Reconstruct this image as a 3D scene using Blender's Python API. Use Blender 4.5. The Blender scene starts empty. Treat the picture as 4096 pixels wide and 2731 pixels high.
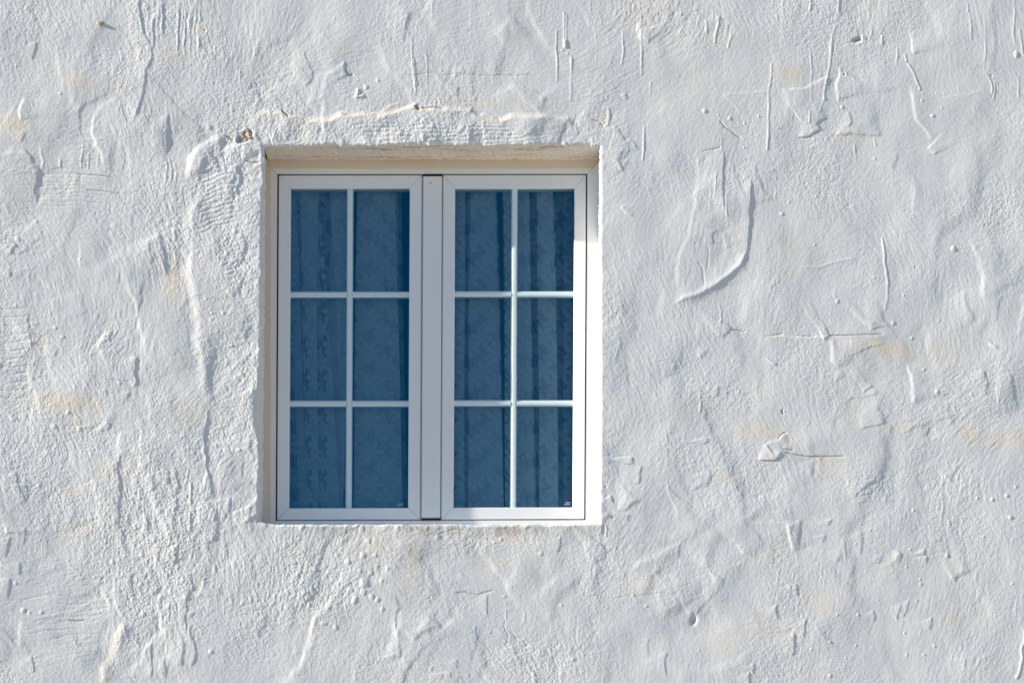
import bpy, math, random
import numpy as np
from mathutils import Vector

# ------------------------------------------------------------------ camera, light, exposure
# World: 1 photograph pixel on the wall plane (y = 0) = 1 mm.  x right, z up, -y out of the wall.
scene = bpy.context.scene
COL = scene.collection
D_CAM, Z_CAM = 11.0, -3.35          # the photographer stands in the street, below the window

cam_data = bpy.data.cameras.new('camera')
cam = bpy.data.objects.new('camera', cam_data)
COL.objects.link(cam)
cam.location = (0.0, -D_CAM, Z_CAM)
cam.rotation_euler = (math.radians(90), 0, 0)
cam_data.sensor_width = 36.0
cam_data.lens = 36.0 * D_CAM / 4.096
cam_data.shift_y = -Z_CAM / 4.096   # verticals kept parallel
cam_data.clip_end = 3000
scene.camera = cam

SUN_DIR = Vector((0.889, 0.150, -0.330)).normalized()      # travel direction: raking along the wall
sun_elev = math.asin(-SUN_DIR.z)
sun_rot = math.atan2(-SUN_DIR.x, -SUN_DIR.y)
world = bpy.data.worlds.new('World')
scene.world = world
world.use_nodes = True
wn = world.node_tree.nodes
sky = wn.new('ShaderNodeTexSky')
sky.sky_type = 'NISHITA'
sky.sun_disc = False
sky.sun_elevation = sun_elev
sky.sun_rotation = sun_rot
sky.altitude = 200
sky.air_density = 1.0
sky.dust_density = 0.0
sky.ozone_density = 4.0
bg = wn['Background']
bg.inputs['Strength'].default_value = 0.076
world.node_tree.links.new(sky.outputs['Color'], bg.inputs['Color'])

sd = bpy.data.lights.new('sun', 'SUN')
sd.energy = 5.0
sd.angle = math.radians(0.53)
sd.color = (1.0, 0.90, 0.76)
sun = bpy.data.objects.new('sun', sd)
COL.objects.link(sun)
sun.rotation_euler = SUN_DIR.to_track_quat('-Z', 'Y').to_euler()
sun.location = (-8, -4, 6)

scene.view_settings.view_transform = 'Standard'
scene.view_settings.look = 'None'
scene.cycles.use_denoising = True
scene.cycles.use_adaptive_sampling = False
scene.cycles.max_bounces = 8
scene.view_settings.gamma = 1.0
scene.view_settings.use_curve_mapping = False
scene.view_settings.exposure = 0.93

# ------------------------------------------------------------------ helpers
rng = np.random.default_rng(7)
random.seed(7)


def W(px, py, y):
    """The point at depth y that a photograph pixel (4096 x 2731) looks at; used to measure the window."""
    s = (D_CAM + y) / D_CAM
    return ((px - 2048) / 1000 * s, y, Z_CAM + ((1365.5 - py) / 1000 - Z_CAM) * s)


def link(name, mesh, parent=None, **props):
    o = bpy.data.objects.new(name, mesh)
    COL.objects.link(o)
    if parent is not None:
        o.parent = parent
    for k, v in props.items():
        o[k] = v
    return o


def empty(name, parent=None, **props):
    o = link(name, None, parent, **props)
    o.empty_display_size = 0.1
    return o


def mesh_from(name, verts, faces, mat, smooth=False):
    me = bpy.data.meshes.new(name)
    me.from_pydata([tuple(v) for v in verts], [], faces)
    me.materials.append(mat)
    if smooth:
        me.polygons.foreach_set('use_smooth', np.ones(len(me.polygons), dtype=bool))
    me.update()
    return me


def grid_mesh(name, V, quads, mats, smooth=True, mat_index=None):
    """Fast mesh from (n,3) float array and (m,4) int array."""
    me = bpy.data.meshes.new(name)
    me.vertices.add(len(V))
    me.vertices.foreach_set('co', np.ascontiguousarray(V, dtype=np.float32).ravel())
    n = len(quads)
    me.loops.add(4 * n)
    me.loops.foreach_set('vertex_index', np.ascontiguousarray(quads, dtype=np.int32).ravel())
    me.polygons.add(n)
    me.polygons.foreach_set('loop_start', np.arange(0, 4 * n, 4, dtype=np.int32))
    me.polygons.foreach_set('use_smooth', np.full(n, smooth, dtype=bool))
    for m in mats:
        me.materials.append(m)
    if mat_index is not None:
        me.polygons.foreach_set('material_index', mat_index.astype(np.int32))
    me.update(calc_edges=True)
    me.validate()
    return me


def attr(me, name, values):
    a = me.attributes.new(name, 'FLOAT', 'POINT')
    a.data.foreach_set('value', np.ascontiguousarray(values, dtype=np.float32))


def box(x0, x1, y0, y1, z0, z1):
    v = [(x, y, z) for x in (x0, x1) for y in (y0, y1) for z in (z0, z1)]
    f = [(0, 1, 3, 2), (4, 6, 7, 5), (0, 4, 5, 1), (2, 3, 7, 6), (0, 2, 6, 4), (1, 5, 7, 3)]
    return v, f


def material(name, color, rough=0.5, spec=0.5):
    m = bpy.data.materials.new(name)
    m.use_nodes = True
    b = m.node_tree.nodes['Principled BSDF']
    b.inputs['Base Color'].default_value = (*color, 1)
    b.inputs['Roughness'].default_value = rough
    b.inputs['Specular IOR Level'].default_value = spec
    return m, m.node_tree.nodes, m.node_tree.links, b


def node(nodes, kind, **inputs):
    n = nodes.new(kind)
    for k, v in inputs.items():
        n.inputs[k.replace('_', ' ')].default_value = v
    return n


def mix_rgb(nodes, links, fac, a, b):
    n = nodes.new('ShaderNodeMix')
    n.data_type = 'RGBA'
    for sock, val in ((n.inputs[0], fac), (n.inputs[6], a), (n.inputs[7], b)):
        if hasattr(val, 'is_linked'):
            links.new(val, sock)
        elif isinstance(val, (int, float)):
            sock.default_value = val
        else:
            sock.default_value = (*val, 1)
    return n.outputs[2]


# ------------------------------------------------------------------ materials
# limewashed plaster: white with ochre stains and grey dirt that sit where the wall has them
plaster, N, L, B = material('limewashed plaster', (0.8, 0.8, 0.8), 0.92, 0.15)
a_och = N.new('ShaderNodeAttribute'); a_och.attribute_name = 'ochre'
a_dirt = N.new('ShaderNodeAttribute'); a_dirt.attribute_name = 'dirt'
a_soil = N.new('ShaderNodeAttribute'); a_soil.attribute_name = 'bare'
tc = N.new('ShaderNodeTexCoord')
nz = node(N, 'ShaderNodeTexNoise', Scale=2.2, Detail=6.0, Roughness=0.6)
L.new(tc.outputs['Object'], nz.inputs['Vector'])
c0 = mix_rgb(N, L, nz.outputs['Fac'], (0.655, 0.685, 0.712), (0.695, 0.722, 0.745))
c1 = mix_rgb(N, L, a_och.outputs['Fac'], c0, (0.80, 0.68, 0.50))
c2 = mix_rgb(N, L, a_dirt.outputs['Fac'], c1, (0.47, 0.43, 0.37))
c3 = mix_rgb(N, L, a_soil.outputs['Fac'], c2, (0.24, 0.20, 0.16))
L.new(c3, B.inputs['Base Color'])
nb = node(N, 'ShaderNodeTexNoise', Scale=230.0, Detail=3.0, Roughness=0.6)
L.new(tc.outputs['Object'], nb.inputs['Vector'])
bp = node(N, 'ShaderNodeBump', Strength=0.25, Distance=0.0012)
L.new(nb.outputs['Fac'], bp.inputs['Height'])
L.new(bp.outputs['Normal'], B.inputs['Normal'])

# cream painted plaster inside the window recess, with brownish streaks along it
cream, N, L, B = material('cream reveal paint', (0.7, 0.65, 0.57), 0.85, 0.2)
tc = N.new('ShaderNodeTexCoord')
mp = N.new('ShaderNodeMapping'); mp.inputs['Scale'].default_value = (1.6, 26.0, 26.0)
L.new(tc.outputs['Object'], mp.inputs['Vector'])
nz = node(N, 'ShaderNodeTexNoise', Scale=2.0, Detail=7.0, Roughness=0.65)
L.new(mp.outputs['Vector'], nz.inputs['Vector'])
rp = N.new('ShaderNodeValToRGB')
rp.color_ramp.elements[0].position = 0.33; rp.color_ramp.elements[0].color = (0.46, 0.36, 0.27, 1)
rp.color_ramp.elements[1].position = 0.41; rp.color_ramp.elements[1].color = (0.80, 0.735, 0.65, 1)
e = rp.color_ramp.elements.new(0.62); e.color = (0.86, 0.805, 0.73, 1)
L.new(nz.outputs['Fac'], rp.inputs['Fac'])
L.new(rp.outputs['Color'], B.inputs['Base Color'])
nb = node(N, 'ShaderNodeTexNoise', Scale=60.0, Detail=5.0)
L.new(tc.outputs['Object'], nb.inputs['Vector'])
bp = node(N, 'ShaderNodeBump', Strength=0.5, Distance=0.003)
L.new(nb.outputs['Fac'], bp.inputs['Height'])
L.new(bp.outputs['Normal'], B.inputs['Normal'])

side_paint, N, L, B = material('white reveal paint', (0.72, 0.71, 0.69), 0.8, 0.2)
tc = N.new('ShaderNodeTexCoord')
nb = node(N, 'ShaderNodeTexNoise', Scale=45.0, Detail=5.0)
L.new(tc.outputs['Object'], nb.inputs['Vector'])
bp = node(N, 'ShaderNodeBump', Strength=0.4, Distance=0.003)
L.new(nb.outputs['Fac'], bp.inputs['Height'])
L.new(bp.outputs['Normal'], B.inputs['Normal'])


side_bounce, *_ = material('reveal paint with warm bounce tone', (0.83, 0.775, 0.70), 0.8, 0.2)  # warm light bounced onto the left reveal, put into its colour


def lacquer(name, color, smear=None):
    """White lacquered window profile; smear = brown paint slopped on from the wall side, by distance from a line."""
    m, N, L, B = material(name, color, 0.38, 0.4)
    tc = N.new('ShaderNodeTexCoord')
    nz = node(N, 'ShaderNodeTexNoise', Scale=3.0, Detail=5.0, Roughness=0.7)
    L.new(tc.outputs['Object'], nz.inputs['Vector'])
    base = mix_rgb(N, L, nz.outputs['Fac'], tuple(c * 0.96 for c in color), color)
    if smear:
        axis, edge, soft, sign = smear
        sp = N.new('ShaderNodeSeparateXYZ'); L.new(tc.outputs['Object'], sp.inputs[0])
        mp = N.new('ShaderNodeMapping')
        mp.inputs['Scale'].default_value = (3, 60, 60) if axis == 'Z' else (60, 60, 3)
        L.new(tc.outputs['Object'], mp.inputs['Vector'])
        n2 = node(N, 'ShaderNodeTexNoise', Scale=1.4, Detail=6.0, Roughness=0.62)
        L.new(mp.outputs['Vector'], n2.inputs['Vector'])
        w = N.new('ShaderNodeMath'); w.operation = 'MULTIPLY_ADD'
        L.new(n2.outputs['Fac'], w.inputs[0]); w.inputs[1].default_value = soft * 2.2
        L.new(sp.outputs[axis], w.inputs[2])
        mr = N.new('ShaderNodeMapRange')
        mr.inputs['From Min'].default_value = edge + soft * 1.1 - 0.003 * sign
        mr.inputs['From Max'].default_value = edge + soft * 1.1 + 0.003 * sign
        L.new(w.outputs[0], mr.inputs['Value'])
        n3 = node(N, 'ShaderNodeTexNoise', Scale=1.0, Detail=4.0)
        L.new(mp.outputs['Vector'], n3.inputs['Vector'])
        brown = mix_rgb(N, L, n3.outputs['Fac'], (0.66, 0.57, 0.47), (0.78, 0.71, 0.61))
        base = mix_rgb(N, L, mr.outputs[0], base, brown)
    L.new(base, B.inputs['Base Color'])
    return m


WHITE = (0.81, 0.835, 0.855)
frame_white = lacquer('white window lacquer', WHITE)
frame_top = lacquer('white lacquer smeared with brown paint', WHITE, ('Z', 0.745, 0.006, 1))
frame_left = lacquer('lacquer with paint smear and warm bounce tone', (0.86, 0.795, 0.715), ('X', -0.978, 0.004, -1))  # beige base paints in warm bounced light; the smear is real paint
bar_white, *_ = material('bar enamel with glass tint', (0.65, 0.77, 0.815), 0.35, 0.5)  # aqua paints in the tint and sky reflection of glass over the bars
rubber, *_ = material('black rubber', (0.012, 0.012, 0.012), 0.5, 0.4)
dark_gap, *_ = material('gap shade black', (0.008, 0.008, 0.009), 0.8, 0.2)  # near-black colour that paints the shade inside the sash gaps
groove_grey, *_ = material('grey gasket lip', (0.42, 0.41, 0.41), 0.7, 0.2)
bead_cream, *_ = material('cream glazing bead', (0.74, 0.66, 0.52), 0.5, 0.3)
brown_fleck, *_ = material('brown fleck', (0.24, 0.13, 0.06), 0.8, 0.2)
etched, *_ = material('etched glass mark', (0.40, 0.48, 0.50), 0.7, 0.2)
room_paint, *_ = material('dim room paint', (0.16, 0.17, 0.18), 0.9, 0.1)

# blue tinted, coated glass
glass = bpy.data.materials.new('blue coated glass')
glass.use_nodes = True
N, L = glass.node_tree.nodes, glass.node_tree.links
N.remove(N['Principled BSDF'])
tr = N.new('ShaderNodeBsdfTransparent'); tr.inputs['Color'].default_value = (0.43, 0.53, 0.60, 1)
gl = N.new('ShaderNodeBsdfGlossy'); gl.inputs['Roughness'].default_value = 0.02
gl.inputs['Color'].default_value = (0.03, 0.70, 1.0, 1)
lw = node(N, 'ShaderNodeLayerWeight', Blend=0.5)          # Schlick: 0.11 + 0.89 (1 - cos)^5, the same from both sides
pw = N.new('ShaderNodeMath'); pw.operation = 'POWER'; pw.inputs[1].default_value = 5.0
L.new(lw.outputs['Facing'], pw.inputs[0])
fr = N.new('ShaderNodeMath'); fr.operation = 'MULTIPLY_ADD'; fr.inputs[1].default_value = 0.89; fr.inputs[2].default_value = 0.125
L.new(pw.outputs[0], fr.inputs[0])
mx = N.new('ShaderNodeMixShader')
L.new(fr.outputs[0], mx.inputs[0]); L.new(tr.outputs[0], mx.inputs[1]); L.new(gl.outputs[0], mx.inputs[2])
L.new(mx.outputs[0], N['Material Output'].inputs['Surface'])

# lace: solid flowers, net ground; the holes of the net are real transparency
lace = bpy.data.materials.new('white lace')
lace.use_nodes = True
N, L = lace.node_tree.nodes, lace.node_tree.links
N.remove(N['Principled BSDF'])
au = N.new('ShaderNodeAttribute'); au.attribute_name = 'lace_uv'
ad = N.new('ShaderNodeAttribute'); ad.attribute_name = 'weave'
vo = N.new('ShaderNodeTexVoronoi'); vo.feature = 'DISTANCE_TO_EDGE'; vo.voronoi_dimensions = '2D'
vo.inputs['Scale'].default_value = 115.0; vo.inputs['Randomness'].default_value = 0.35
L.new(au.outputs['Vector'], vo.inputs['Vector'])
th = N.new('ShaderNodeMapRange'); th.inputs['From Min'].default_value = 0.10; th.inputs['From Max'].default_value = 0.24
th.inputs['To Min'].default_value = 0.85; th.inputs['To Max'].default_value = 0.06
L.new(vo.outputs['Distance'], th.inputs['Value'])
mxa = N.new('ShaderNodeMix')
L.new(ad.outputs['Fac'], mxa.inputs[0]); L.new(th.outputs[0], mxa.inputs[2]); mxa.inputs[3].default_value = 0.95
df = N.new('ShaderNodeBsdfDiffuse'); df.inputs['Color'].default_value = (0.82, 0.83, 0.82, 1)
tl = N.new('ShaderNodeBsdfTranslucent'); tl.inputs['Color'].default_value = (0.82, 0.83, 0.82, 1)
m1 = N.new('ShaderNodeMixShader'); m1.inputs[0].default_value = 0.2
L.new(df.outputs[0], m1.inputs[1]); L.new(tl.outputs[0], m1.inputs[2])
t2 = N.new('ShaderNodeBsdfTransparent')
m2 = N.new('ShaderNodeMixShader')
acv = N.new('ShaderNodeAttribute'); acv.attribute_name = 'cover'
mul = N.new('ShaderNodeMath'); mul.operation = 'MULTIPLY'
L.new(mxa.outputs[0], mul.inputs[0]); L.new(acv.outputs['Fac'], mul.inputs[1])
L.new(mul.outputs[0], m2.inputs[0]); L.new(t2.outputs[0], m2.inputs[1]); L.new(m1.outputs[0], m2.inputs[2])
L.new(m2.outputs[0], N['Material Output'].inputs['Surface'])

# street
street, N, L, B = material('pale dusty street', (0.3, 0.27, 0.23), 0.95, 0.1)
tc = N.new('ShaderNodeTexCoord')
nz = node(N, 'ShaderNodeTexNoise', Scale=0.8, Detail=8.0, Roughness=0.65)
L.new(tc.outputs['Object'], nz.inputs['Vector'])
L.new(mix_rgb(N, L, nz.outputs['Fac'], (0.33, 0.29, 0.235), (0.48, 0.43, 0.355)), B.inputs['Base Color'])

# ------------------------------------------------------------------ ground
GZ = -5.0
ground = link('ground', mesh_from('ground', [(-600, -600, GZ), (600, -600, GZ), (600, 600, GZ), (-600, 600, GZ)],
                                  [(0, 1, 2, 3)], street), kind='structure')

# ------------------------------------------------------------------ plaster relief (height in mm, x/y in mm = photo px)
STEP = 3.5
gx = np.arange(-210, 4310, STEP)
gy = np.arange(-160, 2895, STEP)
NX, NY = len(gx), len(gy)
X, Y = np.meshgrid(gx, gy)
FX = np.fft.rfftfreq(NX, STEP)[None, :]
FY = np.fft.fftfreq(NY, STEP)[:, None]


def gnoise(sx, sy=None):
    """Gaussian-filtered noise with unit deviation; sx, sy in mm."""
    sy = sx if sy is None else sy
    f = np.fft.rfft2(rng.standard_normal((NY, NX)))
    f *= np.exp(-2 * math.pi ** 2 * ((FX * sx) ** 2 + (FY * sy) ** 2))
    a = np.fft.irfft2(f, s=(NY, NX))
    a -= a.mean()
    return a / a.std()


def blur(a, s):
    f = np.fft.rfft2(a) * np.exp(-2 * math.pi ** 2 * ((FX * s) ** 2 + (FY * s) ** 2))
    return np.fft.irfft2(f, s=(NY, NX))


def smooth01(t):
    t = np.clip(t, 0, 1)
    return t * t * (3 - 2 * t)


def blob(x, y, rx, ry=None, ang=0.0):
    ry = rx if ry is None else ry
    c, s = math.cos(math.radians(ang)), math.sin(math.radians(ang))
    u, v = (X - x) * c + (Y - y) * s, -(X - x) * s + (Y - y) * c
    return np.exp(-((u / rx) ** 2 + (v / ry) ** 2))


def tile(k):
    ox, oy = {1: (0, 0), 2: (1366, 0), 3: (2730, 0), 4: (0, 910), 5: (2730, 910), 6: (0, 1820),
              7: (1366, 1820), 8: (2730, 1820)}[k]
    return lambda pts: [(ox + x * .5808, oy + y * .5808) for x, y in pts]


T1, T2, T3, T4, T5, T6, T7, T8 = (tile(k) for k in range(1, 9))

warp_x = gnoise(14) * 3.0 + gnoise(45) * 5.0
warp_y = gnoise(14) * 3.0 + gnoise(45) * 5.0
uneven = np.clip(1.0 + 0.45 * gnoise(28) + 0.3 * gnoise(70), 0.1, 2.0)
H = np.zeros((NY, NX))
OCH = np.zeros((NY, NX))
DIRT = np.zeros((NY, NX))
BARE = np.zeros((NY, NX))


def window_of(pts, m):
    xs, ys = [p[0] for p in pts], [p[1] for p in pts]
    i0, i1 = np.searchsorted(gx, [min(xs) - m, max(xs) + m])
    j0, j1 = np.searchsorted(gy, [min(ys) - m, max(ys) + m])
    return slice(j0, max(j1, j0 + 1)), slice(i0, max(i1, i0 + 1))


def line_dist(pts, m, wob=1.0):
    """Signed distance to a polyline (+ on the right of travel, image y down) and 0..1 position along it."""
    sl = window_of(pts, m)
    x, y = X[sl] + wob * warp_x[sl], Y[sl] + wob * warp_y[sl]
    best = np.full(x.shape, 1e9); bperp = np.zeros(x.shape); sgn = np.ones(x.shape); pos = np.zeros(x.shape)
    tot = sum(math.dist(a, b) for a, b in zip(pts, pts[1:])); acc = 0.0
    for a, b in zip(pts, pts[1:]):
        dx, dy = b[0] - a[0], b[1] - a[1]
        l2 = dx * dx + dy * dy + 1e-9
        t = np.clip(((x - a[0]) * dx + (y - a[1]) * dy) / l2, 0, 1)
        d = np.hypot(x - a[0] - t * dx, y - a[1] - t * dy)
        perp = (dx * (y - a[1]) - dy * (x - a[0])) / math.sqrt(l2)
        s = np.sign(perp)
        k = (d < best - 1e-6) | ((np.abs(d - best) <= 1e-6) & (np.abs(perp) > bperp))
        best[k] = d[k]; bperp[k] = np.abs(perp)[k]; sgn[k] = s[k]; pos[k] = ((acc + t * math.sqrt(l2)) / tot)[k]
        acc += math.sqrt(l2)
    return sl, best * sgn, pos


def taper(p, e=0.18):
    return smooth01(p / e) * smooth01((1 - p) / e)


def lip(pts, hi, h=3.0, w=6.0, R=60.0, wob=1.0, e=0.18):
    """A plaster step: raised by h on the side 'hi' (L R U D), sloping back to the wall over R."""
    h *= 0.62; R = 2.2 * R + 15; w = 1.5 * w + 2
    sl, d, p = line_dist(pts, 2.2 * R + w, wob)
    ux, uy = pts[-1][0] - pts[0][0], pts[-1][1] - pts[0][1]
    nx, ny = -uy, ux                                   # direction of +d
    v = {'L': (-1, 0), 'R': (1, 0), 'U': (0, -1), 'D': (0, 1)}[hi]
    if nx * v[0] + ny * v[1] < 0:
        d = -d
    t = taper(p, max(e, 0.12))
    Re = R * (0.15 + 0.85 * taper(p, 0.45)) * (0.55 + 0.45 * uneven[sl])
    H[sl] += h * (0.7 + 0.3 * uneven[sl]) * t * smooth01(d / w + 0.5) * np.exp(-(np.maximum(d, 0) / Re) ** 1.4)


def ridge(pts, h=2.0, w=4.0, wob=0.5, e=0.1, even=False):
    sl, d, p = line_dist(pts, 3 * w + 8, wob + .25)
    H[sl] += 0.42 * h * (1.0 if even else uneven[sl]) * taper(p, e) * np.exp(-(d / w) ** 2)


def crack(pts, depth=2.5, w=3.0, och=0.0, dirt=0.0, bare=0.0, wob=1.2, och_w=10, drop=0):
    sl, d, p = line_dist(pts, 3 * max(w, och_w) + 10, wob)
    t = taper(p, 0.1)
    H[sl] -= depth * t * np.exp(-(d / w) ** 2)
    if och:
        np.maximum(OCH[sl], och * t * np.exp(-((d - drop) / och_w) ** 2), out=OCH[sl])
    if dirt:
        np.maximum(DIRT[sl], dirt * t * np.exp(-(d / (w * 1.2)) ** 2), out=DIRT[sl])
    if bare:
        np.maximum(BARE[sl], bare * t * np.exp(-(d / w) ** 2), out=BARE[sl])


def nub(x, y, r, h, asp=1.0):
    sl = window_of([(x, y)], 2.0 * r * max(asp, 1) + 4)
    u = np.hypot((X[sl] - x + 0.3 * warp_x[sl]) , (Y[sl] - y + 0.3 * warp_y[sl]) / asp) / r
    H[sl] += (0.34 * h if h > 0 else h) * np.clip(1 - u * u, 0, 1) ** 0.8


# -- how rough the plaster is, where (float marks, comb marks, pebbly patches)
rough = 0.42 + 0.13 * gnoise(110) + 0.09 * gnoise(40)
for x, y, rx, ry, a in [(960, 1000, 110, 420, .55), (690, 1000, 90, 160, .6), (650, 1980, 190, 260, .75), (640, 2350, 170, 400, .55),
                        (1250, 2330, 230, 170, .75), (1180, 2200, 160, 80, .5), (3900, 800, 300, 110, .55), (3850, 1650, 230, 170, .5),
                        (3100, 1100, 90, 200, .5), (3150, 2400, 120, 330, .5), (2400, 2200, 130, 260, .4), (2200, 2700, 230, 120, .6),
                        (3800, 1930, 120, 80, .55), (3480, 1960, 110, 60, .5), (1700, 540, 620, 60, .65), (2470, 740, 60, 200, .5),
                        (3450, 120, 80, 80, .4), (2650, 60, 200, 120, .4), (600, 100, 90, 200, .3), (150, 60, 160, 70, .35),
                        (1150, 250, 160, 120, .25), (3900, 2450, 160, 160, .25), (1900, 2160, 350, 60, .35), (300, 2050, 240, 120, .25),
                        (100, 1400, 140, 140, .3), (430, 1360, 70, 80, .5), (3560, 1050, 140, 120, .3), (3750, 2150, 260, 160, .25),
                        (3100, 1370, 90, 100, -.2), (2200, 2380, 300, 150, -.3), (3200, 500, 260, 200, -.22), (2050, 300, 300, 160, -.18),
                        (3230, 2180, 250, 180, -.22), (200, 480, 160, 140, -.15), (2960, 980, 110, 170, -.25), (1560, 2440, 150, 150, -.2),
                        (3500, 1380, 260, 120, -.1), (2500, 250, 200, 160, -.1)]:
    rough += a * blob(x, y, rx, ry)
rough = np.clip(0.16 + 0.9 * rough, 0.36, 1.25) * np.interp(X, [0, 1300, 2500, 4096], [1.08, 1.08, .86, .8])

# -- direction of the trowel and brush marks (degrees; 0 along the wall, 90 upright)
c2 = np.full((NY, NX), -0.25); s2 = np.zeros((NY, NX))
c2 += 0.25 * gnoise(130); s2 += 0.35 * gnoise(130)
for x, y, r, ang, wt in [(350, 760, 220, 8, 2.2), (80, 1420, 170, 2, 2.0), (250, 2430, 260, -5, 1.8), (600, 150, 150, 88, 2.5),
                         (700, 500, 260, 92, 2.0), (950, 820, 110, -28, 3.2), (1000, 1150, 130, -52, 3.0), (1000, 1500, 130, -48, 2.2),
                         (650, 1200, 200, 90, 1.8), (650, 2000, 230, 88, 2.6), (640, 2450, 230, 87, 2.2), (1850, 545, 420, 3, 2.6),
                         (1350, 540, 260, -6, 2.2), (3950, 800, 260, 4, 1.8), (3050, 640, 330, 92, 1.6), (3050, 330, 90, -38, 2.6),
                         (3500, 1150, 100, 0, 1.4), (2600, 2050, 230, -52, 2.4), (2500, 2400, 260, 100, 1.4), (3150, 2450, 230, 84, 2.0),
                         (3800, 2350, 300, 92, 1.4), (3200, 1980, 220, 70, 1.6), (3900, 1650, 260, -30, 1.8), (3900, 1300, 160, 75, 1.4),
                         (2900, 900, 200, 96, 1.8), (200, 1100, 240, 82, 1.4), (1500, 2350, 260, 88, 1.0), (1800, 2180, 400, 5, 1.2),
                         (3700, 150, 260, 80, 1.4), (2700, 1500, 200, 75, 1.2), (420, 1360, 70, -40, 2.5), (200, 50, 160, 60, 1.3)]:
    w = wt * blob(x, y, r)
    c2 += w * math.cos(math.radians(2 * ang)); s2 += w * math.sin(math.radians(2 * ang))
th = 0.5 * np.arctan2(s2, c2)
VX, VY = np.cos(th), np.sin(th)


def streaks(noise, length):
    """Noise smeared along the direction field: brush and trowel marks."""
    acc = noise.copy(); n = 1
    II, JJ = np.meshgrid(np.arange(NX, dtype=np.float32), np.arange(NY, dtype=np.float32))
    for sg in (1, -1):
        px, py = II.copy(), JJ.copy(); pvx, pvy = VX * sg, VY * sg
        for _ in range(length):
            px += pvx; py += pvy
            ii = np.clip(px.astype(np.int32), 0, NX - 1); jj = np.clip(py.astype(np.int32), 0, NY - 1)
            vx, vy = VX[jj, ii], VY[jj, ii]
            f = np.sign(vx * pvx + vy * pvy); f[f == 0] = 1
            pvx, pvy = vx * f, vy * f
            acc += noise[jj, ii]; n += 1
    acc -= acc.mean()
    return acc / acc.std()


fine = 0.8 * gnoise(2.8) + 0.7 * gnoise(1.7)
soft = gnoise(5.5)
str_fine = streaks(gnoise(2.4), 5)
str_long = streaks(gnoise(4.0), 11)
grain = 0.85 * fine + 0.5 * soft
peb = np.maximum(gnoise(7.0) - 0.55, 0) + np.maximum(gnoise(5.0) - 0.9, 0)
smask = smooth01(0.5 + 0.45 * gnoise(90) + 0.25 * gnoise(30))
A_GRAIN, A_STR, A_LONG, A_PEB = 0.32, 0.21, 0.12, 0.36
H += rough * (A_GRAIN * grain * (1.15 - 0.5 * smask) + A_STR * str_fine * (0.35 + 0.75 * smask) + A_LONG * str_long * smask * 0.9)
H += A_PEB * np.clip(rough - 0.42, 0, 1) * peb * 1.5
# hand-trowelled unevenness
base = 2.6 * gnoise(150) + 0.7 * gnoise(48, 75) + 0.25 * gnoise(24, 34)
# flat, overlapping strokes of the trowel: each levels a patch to its own slight tilt
for _ in range(430):
    x, y = rng.uniform(-150, 4250), rng.uniform(-100, 2830)
    lx, ly, a = rng.uniform(40, 130), rng.uniform(90, 300), math.radians(rng.normal(0, 26))
    sl = window_of([(x, y)], 1.25 * max(lx, ly))
    px_, py_ = X[sl] - x + 1.5 * warp_x[sl], Y[sl] - y + 1.5 * warp_y[sl]
    u, v = px_ * math.cos(a) + py_ * math.sin(a), -px_ * math.sin(a) + py_ * math.cos(a)
    rr = (np.abs(u / lx) ** 3 + np.abs(v / ly) ** 3) ** (1 / 3)
    m = smooth01((1 - rr) * min(lx, ly) / (rng.uniform(14, 44) * (1 + 1.0 * (x > 2300))) + .5) * rng.uniform(.55, .95)
    if m.sum() > 5:
        lvl = (base[sl] * m).sum() / m.sum() + rng.normal(0.2, .5)
        base[sl] = base[sl] * (1 - m) + m * (lvl + rng.normal(0, .010) * u + rng.normal(0, .006) * v)
calm = np.interp(X, [0, 1300, 2300, 2900, 4096], [.95, .85, .72, .68, .72]) * (1 - .3 * smooth01((600 - Y) / 300))
H += base * calm + 0.16 * gnoise(18, 26) + 1.0 * gnoise(62, 50)
# overlapping sweeps of the trowel, each leaving a soft curved edge
for _ in range(45):
    x, y, l, a = rng.uniform(-100, 2500), rng.uniform(-100, 2830), rng.uniform(110, 420), rng.normal(92, 32) + (35 if rng.random() < .3 else 0)
    bend = rng.normal(0, .9) / l
    pts, t = [], math.radians(a)
    for k in range(6):
        pts.append((x, y)); x += l / 5 * math.cos(t); y += l / 5 * math.sin(t); t += bend * l / 5
    lip(pts, 'L' if rng.random() < .55 else 'R', rng.uniform(0.7, 2.2), rng.uniform(12, 30), rng.uniform(40, 110), .6, .4)

# -- the features one can point to
# upper left
lip(T1([(962, -60), (972, 150), (1000, 250), (1040, 330), (1050, 400), (1005, 480), (995, 640), (960, 760), (922, 870)]), 'L', 4.2, 5, 46, .5, .05)
lip(T1([(1055, 120), (1062, 250), (1048, 360)]), 'L', 3.0, 5, 22)
lip(T1([(1160, 780), (1160, 900), (1142, 1010), (1128, 1070)]), 'L', 4.0, 6, 34)
lip(T1([(1100, -40), (1118, 120), (1122, 270)]), 'L', 2.4, 5, 16)
for k, x in enumerate((975, 1018, 1052, 1080, 1108, 1222, 1250, 1266, 1295, 1308, 1338, 1362)):
    ridge(T1([(x, -60), (x + 4, 160), (x + 2, 270 + 75 * ((k * 2) % 4))]), 1.1 + .35 * (k % 3), 3.8, .7, .3)
for x, y0, y1 in ((1170, 1060, 1420), (1140, 1090, 1330), (1205, 1100, 1250), (890, 300, 620), (870, 150, 330), (1470, 180, 420), (905, 1150, 1250),
                  (600, 1050, 1170), (545, 900, 1160), (660, 1040, 1160)):
    ridge(T1([(x, y0), (x + 4, (y0 + y1) / 2), (x, y1)]), 1.3, 4.0, .6)
lip(T1([(150, 660), (138, 750), (136, 850)]), 'R', 3.2, 8, 50)
lip(T1([(268, 960), (264, 1060), (268, 1190)]), 'R', 2.6, 8, 60)
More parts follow.
